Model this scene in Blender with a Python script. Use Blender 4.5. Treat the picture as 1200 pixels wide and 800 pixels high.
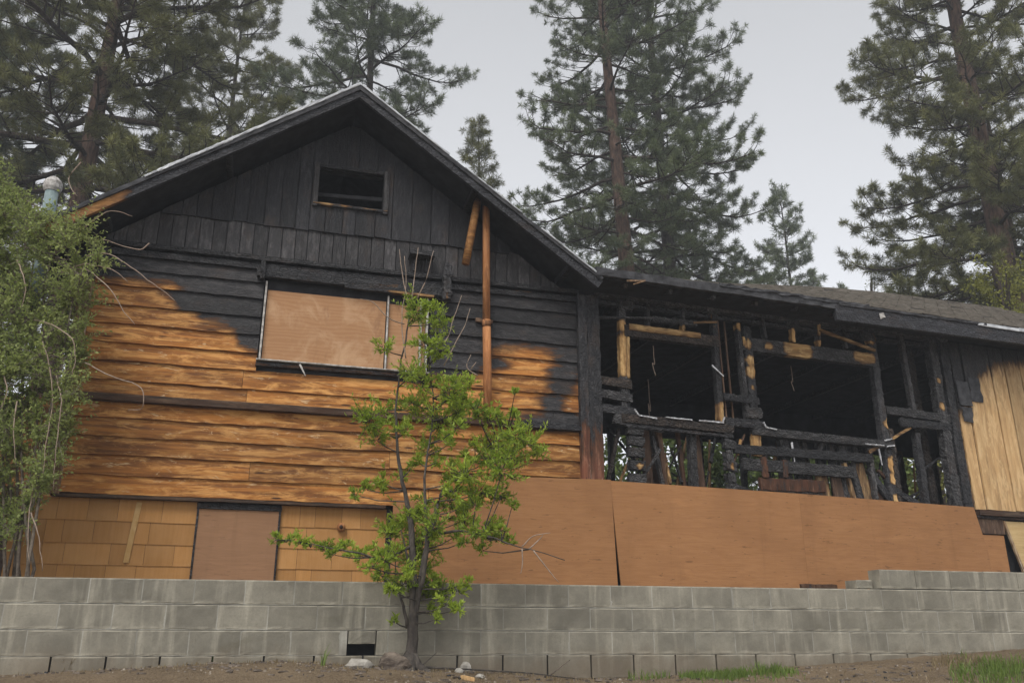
import bpy, math, random
import numpy as np
from mathutils import Vector, Matrix, noise as mnoise
R = math.radians
random.seed(7); rng = np.random.default_rng(11)
scene = bpy.context.scene
C = scene.collection
for o in list(bpy.data.objects): bpy.data.objects.remove(o)

# ------------------------------------------------------------------ camera
CAMZ, FPX, PITCH = 1.5, 1025.0, R(18.9)
cam = bpy.data.cameras.new('camera'); camo = bpy.data.objects.new('camera', cam); C.objects.link(camo)
camo.location = (0, 0, CAMZ); camo.rotation_euler = (math.pi/2 + PITCH, 0, 0)
cam.sensor_width = 36; cam.lens = 36*FPX/1200; cam.clip_end = 3000; cam.clip_start = .05
scene.camera = camo
# ------------------------------------------------------------------ overcast sky and soft sun
SUN_EL, SUN_AZ = R(50), R(200)          # azimuth clockwise from +Y: high, behind the camera
world = bpy.data.worlds.new('World'); scene.world = world; world.use_nodes = True
wt = world.node_tree; wt.nodes.clear()
sky = wt.nodes.new('ShaderNodeTexSky'); sky.sky_type = 'NISHITA'; sky.sun_disc = False
sky.sun_elevation = SUN_EL; sky.sun_rotation = SUN_AZ; sky.dust_density = 4; sky.air_density = 1; sky.altitude = 2000
hs = wt.nodes.new('ShaderNodeHueSaturation'); hs.inputs['Saturation'].default_value = .30
mixc = wt.nodes.new('ShaderNodeMix'); mixc.data_type = 'RGBA'; mixc.inputs[0].default_value = .5
mixc.inputs[7].default_value = (8.3, 8.35, 8.5, 1)               # the even cloud layer
cl = wt.nodes.new('ShaderNodeTexNoise'); cl.inputs['Scale'].default_value = 1.3; cl.inputs['Detail'].default_value = 3
mul = wt.nodes.new('ShaderNodeMix'); mul.data_type = 'RGBA'; mul.blend_type = 'MULTIPLY'; mul.inputs[0].default_value = 1
mr = wt.nodes.new('ShaderNodeMapRange'); mr.inputs[3].default_value = .92; mr.inputs[4].default_value = 1.06
tc = wt.nodes.new('ShaderNodeTexCoord'); bg = wt.nodes.new('ShaderNodeBackground'); wo = wt.nodes.new('ShaderNodeOutputWorld')
bg.inputs[1].default_value = .092
L = wt.links.new
L(sky.outputs[0], hs.inputs['Color']); L(hs.outputs[0], mixc.inputs[6]); L(tc.outputs['Generated'], cl.inputs['Vector'])
sx = wt.nodes.new('ShaderNodeSeparateXYZ'); gm = wt.nodes.new('ShaderNodeMapRange'); gmul = wt.nodes.new('ShaderNodeMath'); gmul.operation = 'MULTIPLY'
gm.inputs[1].default_value = .15; gm.inputs[2].default_value = .75; gm.inputs[3].default_value = 1.14; gm.inputs[4].default_value = .62   # heavier cloud overhead
L(tc.outputs['Generated'], sx.inputs[0]); L(sx.outputs[2], gm.inputs[0]); L(gm.outputs[0], gmul.inputs[0]); L(mr.outputs[0], gmul.inputs[1])
L(cl.outputs[0], mr.inputs[0]); L(mixc.outputs[2], mul.inputs[6]); L(gmul.outputs[0], mul.inputs[7]); L(mul.outputs[2], bg.inputs[0]); L(bg.outputs[0], wo.inputs[0])
sun = bpy.data.lights.new('sun', 'SUN'); suno = bpy.data.objects.new('sun', sun); C.objects.link(suno)
sun.energy = 1.5; sun.angle = R(28); sun.color = (1, .965, .92)
sd = Vector((math.sin(SUN_AZ)*math.cos(SUN_EL), math.cos(SUN_AZ)*math.cos(SUN_EL), math.sin(SUN_EL)))
suno.rotation_euler = sd.to_track_quat('Z', 'Y').to_euler(); suno.location = sd*40
vs = scene.view_settings; vs.view_transform = 'Standard'; vs.look = 'None'; vs.exposure = 0.90; vs.gamma = 1; vs.use_curve_mapping = False
scene.cycles.max_bounces = 6; scene.cycles.transparent_max_bounces = 8

# ------------------------------------------------------------------ helpers
def at(px, py, Y):
    "point at depth Y on the sight line of photograph pixel (px, py): used to read real positions off the photograph"
    a = (px-600)/FPX; b = (400-py)/FPX
    r = Vector((a, math.cos(PITCH)-b*math.sin(PITCH), math.sin(PITCH)+b*math.cos(PITCH)))
    r *= Y/r.y
    return r + Vector((0, 0, CAMZ))
def nz(x, y, z, s=1.0): return mnoise.noise((x*s, y*s, z*s))
def smooth(P, k=4, wob=.0):
    "Catmull-Rom through the points"
    if len(P) < 3: return list(P)
    Q = [P[0]*2-P[1]]+list(P)+[P[-1]*2-P[-2]]; out = []
    for i in range(1, len(Q)-2):
        a, b, c, d = Q[i-1:i+3]
        for j in range(k):
            t = j/k; p = .5*((2*b)+(c-a)*t+(2*a-5*b+4*c-d)*t*t+(3*b-a-3*c+d)*t*t*t)
            out.append(p+Vector((nz(p.x*9,p.z*9,1), nz(p.x*9,p.z*9,5), nz(p.x*9,p.z*9,9)))*wob)
    return out+[P[-1]]
class MB:
    def __init__(s): s.v = []; s.f = []; s.c = []
    def add(s, vs, fs, ch=None):
        o = len(s.v); s.v += [tuple(p) for p in vs]; s.f += [tuple(i+o for i in f) for f in fs]
        s.c += (ch if ch is not None else [1.0]*len(vs))
    def box(s, x0, x1, y0, y1, z0, z1, ch=None):
        v = [(x, y, z) for z in (z0, z1) for y in (y0, y1) for x in (x0, x1)]
        s.add(v, [(0,2,3,1),(4,5,7,6),(0,1,5,4),(2,6,7,3),(0,4,6,2),(1,3,7,5)], None if ch is None else [ch]*8)
    def beam(s, p0, p1, w, d, seg=6, jit=0.0, ch=None, chf=None, taper=1.0, seed=0):
        "rough timber from p0 to p1, w wide in the wall plane, d deep along y"
        p0 = Vector(p0); p1 = Vector(p1); t = (p1-p0).normalized()
        ref = Vector((0,1,0)) if abs(t.y) < .8 else Vector((0,0,1))
        a = t.cross(ref).normalized(); b = a.cross(t).normalized()
        vs = []; cs = []; rr = random.Random(seed*7919+13)
        prof = [(-.5,-.5),(0,-.54),(.5,-.5),(.54,0),(.5,.5),(0,.54),(-.5,.5),(-.54,0)]
        n = len(prof)
        for i in range(seg+1):
            k = i/seg; q = p0.lerp(p1, k); sc = 1+(taper-1)*k
            for (x, y) in prof:
                j = 1+jit*rr.uniform(-1, .6)
                vs.append(q+a*(x*w*sc*j)+b*(y*d*sc*j)+t*(jit*w*.5*rr.uniform(-1,1) if i in (0,seg) else 0))
                cs.append(chf(vs[-1])+(.22*nz(vs[-1].x*11, vs[-1].y*11, vs[-1].z*11)+(.14 if abs(x) > .4 and w < .3 else -.06)) if chf else (1.0 if ch is None else ch))
        fs = [(i*n+k, i*n+(k+1)%n, (i+1)*n+(k+1)%n, (i+1)*n+k) for i in range(seg) for k in range(n)]
        fs += [tuple(range(n))[::-1], tuple(range(seg*n, seg*n+n))]
        s.add(vs, fs, cs)
    def tube(s, pts, rad, n=8, ch=None, cap=True):
        pts = [Vector(p) for p in pts]; m = len(pts); vs = []
        ref = Vector((0,0,1))
        for i, p in enumerate(pts):
            t = (pts[min(i+1,m-1)]-pts[max(i-1,0)]).normalized()
            if abs(t.dot(ref)) > .95: rf = Vector((1,0,0))
            else: rf = ref
            a = t.cross(rf).normalized(); b = t.cross(a).normalized()
            r = rad[i] if isinstance(rad, (list, tuple)) else rad
            for k in range(n):
                g = 2*math.pi*k/n; vs.append(p+a*(r*math.cos(g))+b*(r*math.sin(g)))
        fs = [(i*n+k, i*n+(k+1)%n, (i+1)*n+(k+1)%n, (i+1)*n+k) for i in range(m-1) for k in range(n)]
        if cap: fs += [tuple(range(n))[::-1], tuple(range((m-1)*n, m*n))]
        s.add(vs, fs, None if ch is None else [ch]*len(vs))
    def build(s, name, mat, parent=None, smooth=False, kind=None):
        me = bpy.data.meshes.new(name); me.from_pydata(s.v, [], s.f); me.update()
        at_ = me.attributes.new('char', 'FLOAT', 'POINT'); at_.data.foreach_set('value', s.c)
        if smooth: me.polygons.foreach_set('use_smooth', [True]*len(me.polygons))
        me.materials.append(mat)
        return link(name, me, parent, kind)
def link(name, me, parent=None, kind=None):
    o = bpy.data.objects.new(name, me); C.objects.link(o)
    if parent: o.parent = parent
    if kind: o['kind'] = kind
    return o
def np_mesh(name, V, F, mat, tone=None, parent=None, kind=None, smooth=False):
    "big mesh from numpy arrays, faces all of one size"
    me = bpy.data.meshes.new(name); V = np.asarray(V, np.float32); F = np.asarray(F, np.int32); k = F.shape[1]
    me.vertices.add(len(V)); me.vertices.foreach_set('co', V.ravel())
    me.loops.add(F.size); me.loops.foreach_set('vertex_index', F.ravel())
    me.polygons.add(len(F)); me.polygons.foreach_set('loop_start', np.arange(0, F.size, k, dtype=np.int32))
    if tone is not None:
        a = me.attributes.new('tone', 'FLOAT', 'POINT'); a.data.foreach_set('value', np.asarray(tone, np.float32))
    me.update(calc_edges=True)
    if smooth: me.polygons.foreach_set('use_smooth', np.ones(len(F), bool))
    me.materials.append(mat)
    return link(name, me, parent, kind)
def tag(o, label, cat=None, group=None):
    o['label'] = label
    if cat: o['category'] = cat
    if group: o['group'] = group
    return o
def thing(name, label, cat, loc=(0,0,0), rz=0, group=None):
    o = bpy.data.objects.new(name, None); C.objects.link(o); o.location = loc; o.rotation_euler = (0,0,rz); o.empty_display_size = .2
    return tag(o, label, cat, group)
def clamp(x, a=0.0, b=1.0): return max(a, min(b, x))
def interp(x, pts): return float(np.interp(x, [p[0] for p in pts], [p[1] for p in pts]))

# ------------------------------------------------------------------ materials
class NT:
    def __init__(s, name):
        s.m = bpy.data.materials.new(name); s.m.use_nodes = True; s.t = s.m.node_tree; s.t.nodes.clear()
        s.out = s.t.nodes.new('ShaderNodeOutputMaterial')
    def n(s, typ, ins=None, **kw):
        nd = s.t.nodes.new('ShaderNode'+typ)
        for k, v in kw.items(): setattr(nd, k, v)
        for k, v in (ins or {}).items():
            if isinstance(v, bpy.types.NodeSocket): s.t.links.new(v, nd.inputs[k])
            else: nd.inputs[k].default_value = v
        return nd
    def mix(s, f, a, b, mode='MIX'):
        nd = s.t.nodes.new('ShaderNodeMix'); nd.data_type = 'RGBA'; nd.blend_type = mode
        for i, v in ((0, f), (6, a), (7, b)):
            if isinstance(v, bpy.types.NodeSocket): s.t.links.new(v, nd.inputs[i])
            else: nd.inputs[i].default_value = v if i == 0 else (tuple(v)+(1,))[:4]
        return nd.outputs[2]
    def math(s, op, a, b=0.0, c=0.0):
        nd = s.t.nodes.new('ShaderNodeMath'); nd.operation = op
        for i, v in enumerate((a, b, c)):
            if isinstance(v, bpy.types.NodeSocket): s.t.links.new(v, nd.inputs[i])
            else: nd.inputs[i].default_value = v
        return nd.outputs[0]
    def rng(s, v, a, b, c=0.0, d=1.0):
        return s.n('MapRange', {0: v, 1: a, 2: b, 3: c, 4: d}, interpolation_type='SMOOTHSTEP').outputs[0]
    def coord(s, scale, which='Object', rnd=True, ref=None):
        tc_ = s.n('TexCoord'); t = tc_.outputs[which]
        if ref: tc_.object = ref
        if rnd:
            r = s.n('ObjectInfo').outputs['Random']; r2 = s.math('MULTIPLY', r, 37.0)
            t = s.n('VectorMath', {0: t, 1: s.n('CombineXYZ', {0: r2, 1: r2, 2: r2}).outputs[0]}, operation='ADD').outputs[0]
        return s.n('Mapping', {'Vector': t, 'Scale': scale}).outputs[0]
    def noise(s, vec, scale=1.0, detail=4.0, rough=.6, dist=0.0):
        return s.n('TexNoise', {'Vector': vec, 'Scale': scale, 'Detail': detail, 'Roughness': rough, 'Distortion': dist}).outputs[0]
    def bsdf(s, col, rough=.8, bump=None, bs=.3, bd=.01, spec=.3, metal=0.0):
        b = s.n('BsdfPrincipled', {'Base Color': col if isinstance(col, bpy.types.NodeSocket) else (tuple(col)+(1,))[:4], 'Roughness': rough, 'Specular IOR Level': spec, 'Metallic': metal})
        if bump is not None:
            bm = s.n('Bump', {'Height': bump, 'Strength': bs, 'Distance': bd}); s.t.links.new(bm.outputs[0], b.inputs['Normal'])
        s.t.links.new(b.outputs[0], s.out.inputs['Surface']); return s.m
AX = {'x': (.9, 24, 24), 'z': (24, 24, .9), 'y': (24, .9, 24)}
def wood(name, dark, mid, light, axis='x', charc=(.014,.014,.016), ash=(.055,.053,.055), wear=.35, pale=None, crk=.45, soft=(.43,.63)):
    t = NT(name)
    g = t.noise(t.coord(AX[axis]), 1.0, 5, .65, .4)
    bl = t.noise(t.coord((2.0, 10, 10) if axis != 'z' else (10, 10, 2.0)), 1.3, 6, .72, .6)
    b2 = t.noise(t.coord((1.0, 6, 6) if axis != 'z' else (6, 6, 1.0)), 1.3, 5, .7, .5)
    c = t.mix(t.rng(g, .34, .66), dark, mid)
    c = t.mix(t.rng(b2, .48, .68, 0, .6), c, tuple(x*.55 for x in dark))
    c = t.mix(t.rng(bl, .45, .64), c, light)
    r = t.n('ObjectInfo').outputs['Random']
    c = t.mix(.55, c, t.n('Combine' 'Color', {0: t.rng(r, 0, 1, .62, 1.2), 1: t.rng(r, 0, 1, .62, 1.15), 2: t.rng(r, 0, 1, .62, 1.1)}).outputs[0], 'MULTIPLY')
    # weathered flakes of older paint and bare knots
    fl = t.noise(t.coord((5, 20, 20) if axis == 'x' else (20, 20, 5)), 1.0, 5, .7, .8)
    c = t.mix(t.math('MULTIPLY', t.rng(fl, .60, .68), wear), c, pale or tuple(min(1, x*1.7+.03) for x in light))
    kn = t.n('TexVoronoi', {'Vector': t.coord((1.3, 7, 7) if axis == 'x' else (7, 7, 1.3)), 'Scale': 1.0}).outputs['Distance']
    c = t.mix(t.rng(kn, .10, .05), c, tuple(x*.35 for x in dark))
    # burning: where the fire reached, set per point, with a ragged noisy edge
    at_ = t.n('Attribute', attribute_name='char').outputs['Fac']
    ed = t.noise(t.coord((3.0, 15, 15) if axis == 'x' else (15, 15, 3.0)), 1.0, 6, .74)
    m = t.math('ADD', at_, t.math('MULTIPLY', t.math('SUBTRACT', ed, .5), 1.5))
    c = t.mix(t.rng(m, -.05, .50, 0, .9), c, (.05, .021, .009))
    cc = t.noise(t.coord((7, 22, 22) if axis == 'x' else (22, 22, 7)), 1.0, 5, .7)
    crack = t.n('TexVoronoi', {'Vector': t.coord((16, 32, 32) if axis == 'x' else (32, 32, 16)), 'Scale': 1.0}, feature='DISTANCE_TO_EDGE').outputs['Distance']
    ch = t.mix(t.rng(cc, .42, .74), charc, ash)
    br_ = t.noise(t.coord((2.2, 5, 5) if axis == 'x' else (5, 5, 2.2)), 1.0, 4, .65)
    ch = t.mix(t.rng(br_, .52, .74, 0, .55), ch, (.055, .036, .026))
    sp = t.noise(t.coord((16, 34, 34) if axis == 'x' else (34, 34, 16)), 1.0, 3, .6)
    ch = t.mix(t.rng(sp, .62, .76, 0, .3), ch, tuple(x*2.1 for x in ash))
    kk = t.rng(r, 0, 1, .65, 1.3); ch = t.mix(1.0, ch, t.n('CombineColor', {0: kk, 1: kk, 2: kk}).outputs[0], 'MULTIPLY')
    ch = t.mix(t.rng(crack, .10, .0, 0, crk), ch, tuple(x*.25 for x in charc))
    mk = t.rng(m, soft[0], soft[1])
    c = t.mix(mk, c, ch)
    h = t.math('ADD', g, t.math('MULTIPLY', t.math('MULTIPLY', t.rng(crack, 0, .2), mk), 2.6*crk))
    rough = t.rng(mk, 0, 1, .78, .62)
    return t.bsdf(c, rough, h, .6, .012)
M = {}
M['siding'] = wood('weathered_siding', (.15,.056,.014), (.40,.162,.034), (.54,.275,.085), 'x', wear=.75, pale=(.58,.42,.24), crk=.15, charc=(.016,.015,.016), ash=(.055,.052,.052))
M['ledge'] = wood('weathered_ledge', (.035,.024,.018), (.075,.048,.032), (.13,.085,.055), 'x')
M['gable'] = wood('charred_gable_board', (.1,.06,.03), (.2,.12,.06), (.3,.2,.1), 'z', charc=(.011,.011,.013), ash=(.034,.033,.036), crk=.12)
M['gable_ash'] = wood('ash_grey_board', (.1,.06,.03), (.2,.12,.06), (.3,.2,.1), 'z', charc=(.030,.028,.029), ash=(.085,.08,.08), crk=.12)
M['charx'] = wood('charred_beam', (.28,.15,.05), (.47,.28,.11), (.60,.40,.18), 'x', wear=.1, ash=(.062,.06,.061), soft=(.46,.56))
M['charz'] = wood('charred_stud', (.28,.15,.05), (.47,.28,.11), (.60,.40,.18), 'z', wear=.1, ash=(.062,.06,.061), soft=(.46,.56))
for ax_ in 'xz':
    M['char'+ax_+'_grey'] = wood('ash_grey_char_'+ax_, (.28,.15,.05), (.47,.28,.11), (.60,.40,.18), ax_, wear=.1, charc=(.030,.029,.030), ash=(.125,.12,.12), soft=(.46,.56), crk=.7)
    M['char'+ax_+'_brown'] = wood('brown_char_'+ax_, (.28,.15,.05), (.47,.28,.11), (.60,.40,.18), ax_, wear=.1, charc=(.022,.017,.014), ash=(.085,.062,.048), soft=(.46,.56), crk=.7)
M['post'] = wood('peeling_red_post', (.10,.035,.02), (.2,.075,.04), (.27,.13,.08), 'z', wear=.8, pale=(.4,.32,.24))
M['brown_board'] = wood('brown_scorched_board', (.06,.035,.022), (.12,.07,.045), (.19,.12,.075), 'z')
M['rake'] = wood('rake_board', (.16,.07,.02), (.32,.15,.045), (.42,.22,.08), 'x', charc=(.024,.024,.028), ash=(.07,.072,.08))
M['plank'] = wood('pale_vertical_plank', (.43,.265,.12), (.54,.355,.17), (.60,.42,.22), 'z', wear=.25, charc=(.02,.019,.02), ash=(.045,.043,.043))
M['trim'] = wood('peeling_corner_trim', (.14,.08,.04), (.28,.17,.09), (.42,.31,.2), 'z', wear=1.0, pale=(.5,.45,.36))
M['rust'] = wood('rusty_pipe_paint', (.22,.085,.03), (.36,.15,.05), (.45,.21,.085), 'z', wear=.2)
def black_mat():
    t = NT('soot_and_shade_black'); n = t.noise(t.coord((3,3,3)), 2, 5)
    return t.bsdf(t.mix(t.rng(n,.35,.7), (.014,.014,.016), (.034,.034,.038)), .9, n, .3, .02)
M['soot_and_shade'] = black_mat()  # soot on the house; also painted shade in drain hole and weep joints
def plywood(name, a, b, fleck=.5):
    t = NT(name)
    g = t.noise(t.coord((2.2, 2, 26)), 1, 4, .6, 1.5); bl = t.noise(t.coord((.9,.9,.9)), 1.2, 3)
    c = t.mix(t.rng(g,.3,.7), a, b); c = t.mix(t.rng(bl,.35,.75,0,.5), c, tuple(x*.78 for x in a))
    fk = t.noise(t.coord((7,7,36)), 1, 3, .6, .3)
    c = t.mix(t.math('MULTIPLY', t.rng(fk,.63,.69), fleck), c, tuple(x*.3 for x in a))
    k = t.rng(t.n('ObjectInfo').outputs['Random'], 0, 1, .9, 1.05); c = t.mix(1.0, c, t.n('CombineColor', {0:k,1:k,2:k}).outputs[0], 'MULTIPLY')
    ws = t.noise(t.coord((6,6,.5)), 1, 4, .65, .2); c = t.mix(t.rng(ws,.52,.78,0,.35), c, tuple(x*.6 for x in a))
    st = t.noise(t.coord((.8,.8,5)), 1.5, 4, .7, .5)
    c = t.mix(t.rng(st,.55,.8,0,.35), c, tuple(min(1,x*1.35) for x in b))
    return t.bsdf(c, .82, g, .15, .004)
M['ply'] = plywood('brown_painted_plywood', (.31,.146,.058), (.37,.183,.075))
M['ply_door'] = plywood('dull_brown_plywood', (.28,.15,.078), (.32,.176,.094), .25)
M['ply_pale'] = plywood('yellow_pale_plywood', (.50,.34,.15), (.60,.44,.22), .3)
def window_ply():
    t = NT('weathered_window_plywood')
    w = t.n('TexWave', {'Vector': t.coord((1.1,1,4.2)), 'Scale': 1.6, 'Distortion': 9.0, 'Detail': 3.0, 'Detail Scale': 1.1}, bands_direction='Z').outputs[0]
    bl = t.noise(t.coord((2,2,2)), 1.3, 5, .7, .8)
    c = t.mix(t.rng(w,.1,.9,0,.5), (.35,.185,.088), (.42,.235,.12)); c = t.mix(t.rng(bl,.45,.72), c, (.48,.30,.17))
    st = t.noise(t.coord((5,5,1.2)), 1.0, 4, .7, .4); c = t.mix(t.rng(st,.58,.75,0,.55), c, (.17,.085,.045))
    return t.bsdf(c, .85, w, .1, .003)
M['winply'] = window_ply()
def shake_mat():
    t = NT('mustard_painted_shake'); g = t.noise(t.coord((38,30,1.3)), 1, 4, .6); bl = t.noise(t.coord((2,2,2)), 1.2, 4)
    c = t.mix(t.rng(g,.3,.7), (.36,.176,.052), (.41,.205,.066)); c = t.mix(t.rng(bl,.4,.75,0,.6), c, (.46,.25,.095))
    r = t.n('ObjectInfo').outputs['Random']; k = t.rng(r,0,1,.88,1.08)
    c = t.mix(1.0, c, t.n('CombineColor', {0:k,1:k,2:k}).outputs[0], 'MULTIPLY')
    return t.bsdf(c, .75, g, .35, .004)
M['shake'] = shake_mat()
rw = thing('retaining_wall', 'grey concrete block retaining wall running across the foot of the burned house', 'wall', (.4, 8.3, 0), R(13.2))
def block_mat(name, base, tint=1.0):
    t = NT(name); n1 = t.noise(t.coord((1,1,1)), 60, 3, .7); n2 = t.noise(t.coord((2.5,2.5,2.5)), 1.2, 5, .65)
    r = t.n('ObjectInfo').outputs['Random']; k = t.rng(r,0,1,.80,1.08)
    c = t.mix(t.rng(n2,.3,.72), tuple(x*.72 for x in base), tuple(x*1.12 for x in base))
    c = t.mix(1.0, c, t.n('CombineColor', {0:k,1:k,2:k}).outputs[0], 'MULTIPLY')
    st = t.noise(t.coord((9,9,.9), rnd=False, ref=rw), 1, 4, .6, .2)                 # lime run-down streaks, continuous over the wall
    c = t.mix(t.rng(st,.50,.76,0,.8), c, tuple(x*1.65 for x in base))
    dk = t.noise(t.coord((2.2,2.2,1.6), rnd=False, ref=rw), 1, 4, .7, .4)
    c = t.mix(t.rng(dk,.45,.85,0,.4), c, tuple(x*.55 for x in base))
    lm = t.noise(t.coord((5,5,4), rnd=False, ref=rw), 1, 2.5, .6, .2)
    at_ = t.n('Attribute', attribute_name='char').outputs['Fac']             # lime bloom along the bed joints
    c = t.mix(t.rng(t.math('MULTIPLY', lm, t.math('SUBTRACT', 1.0, at_)), .26, .60, 0, .75), c, tuple(x*1.8 for x in base))
    wz = t.n('SeparateXYZ', {0: t.coord((1,1,1), rnd=False, ref=rw)}).outputs[2]
    sl = t.noise(t.coord((3,3,2), rnd=False, ref=rw), 1, 5, .7, .3)
    c = t.mix(t.rng(t.math('ADD', wz, t.math('MULTIPLY', t.math('SUBTRACT', sl, .5), -.5)), 1.50, 1.22, 0, .55), c, (.15,.11,.072))     # soil splashed on the lowest course
    mo_ = t.noise(t.coord((1.4,1.4,2.2), rnd=False, ref=rw), 1, 6, .75, .6); c = t.mix(t.rng(mo_,.54,.74,0,.45), c, (.13,.115,.075))
    c = t.mix(t.rng(n1,.35,.8,0,.3), c, tuple(x*.5 for x in base))
    return t.bsdf(c, .92, t.math('ADD', n1, n2), .35, .004)
M['block'] = block_mat('concrete_block', (.25,.231,.184)); M['mortar'] = block_mat('lime_mortar', (.33,.315,.27))
def simple(name, a, b, sc=4.0, rough=.85, bs=.3, bd=.01, metal=0.0, coords=(1,1,1), spec=.3):
    t = NT(name); n = t.noise(t.coord(coords), sc, 5, .65)
    return t.bsdf(t.mix(t.rng(n,.3,.72), a, b), rough, n, bs, bd, spec, metal)
M['shingle'] = simple('asphalt_shingle', (.075,.065,.052), (.165,.145,.12), 9, .95, .5, .006)
M['tar'] = simple('burnt_tar_edge', (.02,.02,.022), (.07,.07,.075), 9, .8, .6, .02)
M['flash'] = simple('pale_metal_edge', (.30,.31,.33), (.60,.62,.64), 5, .5, .2, .004)
M['white'] = simple('peeling_white_trim', (.22,.20,.18), (.58,.56,.53), 22, .7, .3, .004)
M['melt'] = simple('melted_white_vinyl', (.22,.22,.23), (.66,.67,.69), 30, .5, .4, .01)
M['teal'] = simple('teal_vent_metal', (.15,.20,.205), (.24,.30,.295), 12, .5, .2, .003)
M['redbits'] = simple('scorched_red_board', (.055,.022,.016), (.17,.062,.04), 9, .85, .5, .01)
M['bark'] = simple('pine_bark', (.038,.024,.018), (.135,.082,.058), 3.0, .95, 1.0, .05, coords=(5,5,1.2))
M['bark_dark'] = simple('dark_pine_bark', (.02,.016,.013), (.075,.055,.042), 3.0, .95, 1.0, .05, coords=(5,5,1.2))
M['stem'] = simple('grey_sapling_bark', (.035,.03,.026), (.10,.085,.072), 26, .9, .5, .006, coords=(1,1,.5))
M['twig'] = simple('pale_dead_twig', (.22,.16,.12), (.36,.28,.22), 30, .85, .3, .003)
M['stone'] = simple('pale_stone', (.24,.22,.19), (.46,.43,.38), 10, .9, .6, .02)
M['stump'] = simple('weathered_stump', (.05,.038,.03), (.21,.17,.135), 7, .95, .9, .03, coords=(1,1,2.5))
def dirt_mat():
    t = NT('brown_dirt'); a = t.noise(t.coord((1,1,1),rnd=False), 2.0, 6, .7); b = t.noise(t.coord((1,1,1),rnd=False), 45, 4, .7)
    c = t.mix(t.rng(a,.32,.7), (.13,.09,.053), (.24,.175,.108)); c = t.mix(t.rng(b,.4,.75), c, (.25,.19,.12)); c = t.mix(t.rng(b,.45,.28,0,.6), c, (.05,.034,.022))
    return t.bsdf(c, .95, t.math('ADD', a, b), 1.0, .035)
M['dirt'] = dirt_mat()
def foliage(name, dark, light, trans=.25, rough=.6):
    t = NT(name); tn = t.n('Attribute', attribute_name='tone').outputs['Fac']
    c = t.mix(tn, dark, light)
    b = t.n('BsdfPrincipled', {'Base Color': c, 'Roughness': rough, 'Specular IOR Level': .3})
    tr = t.n('BsdfTranslucent', {'Color': t.mix(.5, c, tuple(min(1,x*1.5) for x in light))})
    mx = t.n('MixShader', {0: trans, 1: b.outputs[0], 2: tr.outputs[0]}); t.t.links.new(mx.outputs[0], t.out.inputs['Surface']); return t.m
M['needle'] = foliage('pine_needles', (.050,.070,.040), (.19,.225,.105), .2)
M['needle_warm'] = foliage('olive_pine_needles', (.056,.066,.030), (.235,.235,.085), .2)
M['leaf'] = foliage('bright_green_leaf', (.085,.155,.014), (.40,.50,.065), .42, .5)
M['leaf_bush'] = foliage('sage_green_leaf', (.12,.16,.045), (.38,.44,.14), .38)
M['leaf_far'] = foliage('far_green_leaf', (.06,.10,.025), (.20,.26,.07), .3)
M['leaf_yellow'] = foliage('yellow_green_leaf', (.10,.11,.015), (.25,.25,.045), .3)
M['grass'] = foliage('green_grass', (.06,.11,.02), (.20,.27,.06), .3)
M['straw'] = foliage('dry_straw', (.12,.085,.045), (.30,.235,.13), .2)

# ------------------------------------------------------------------ terrain
WR = Matrix.Translation((.4, 8.3, 0)) @ Matrix.Rotation(R(13.2), 4, 'Z'); WRi = WR.inverted()
GBASE = [(-9,1.22),(-4.5,1.25),(-3.25,1.31),(-2.38,1.345),(-1.46,1.29),(-.72,1.25),(.37,1.185),(1.2,1.21),(2.97,1.31),(4.94,1.43),(7,1.5),(40,1.5)]
def ground_z(x, y):
    p = WRi @ Vector((x, y, 0)); u, d = p.x, p.y
    if d > .19:
        return 1.93 + .02*min(d, 40) + .05*nz(x, y, 0, .4) if d < 2.3 else 1.97 + .03*min(d, 60) + .1*nz(x, y, 0, .2)
    b = interp(u, GBASE); e = -d
    z = b - .03*min(e, .5) - .17*max(0, min(e-.5, 7)) + .02*nz(x, y, 3, 3.0)*min(1, e*4) + .012*nz(x, y, 9, 9.0)
    if e > 7.5: z = b-.03*.5-.17*7
    return z
def build_ground():
    us = np.unique(np.concatenate([np.linspace(-150,-8,16), np.arange(-8,9,.07), np.linspace(9,150,16)]))
    ds = np.unique(np.concatenate([np.linspace(-60,-8,8), np.linspace(-8,-1.6,14), np.arange(-1.6,.0,.06), [0.02,.10,.186,.194,.3,1,2,2.5,4,8,15,30,60,120,150]]))
    V = []
    for d in ds:
        for u in us:
            p = WR @ Vector((u, d, 0)); V.append((p.x, p.y, ground_z(p.x, p.y)))
    n = len(us); F = [(j*n+i, j*n+i+1, (j+1)*n+i+1, (j+1)*n+i) for j in range(len(ds)-1) for i in range(n-1)]
    o = np_mesh('ground', V, F, M['dirt'], smooth=True, kind='structure'); tag(o, 'brown dirt bank sloping up to the concrete block wall')
build_ground()

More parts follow.
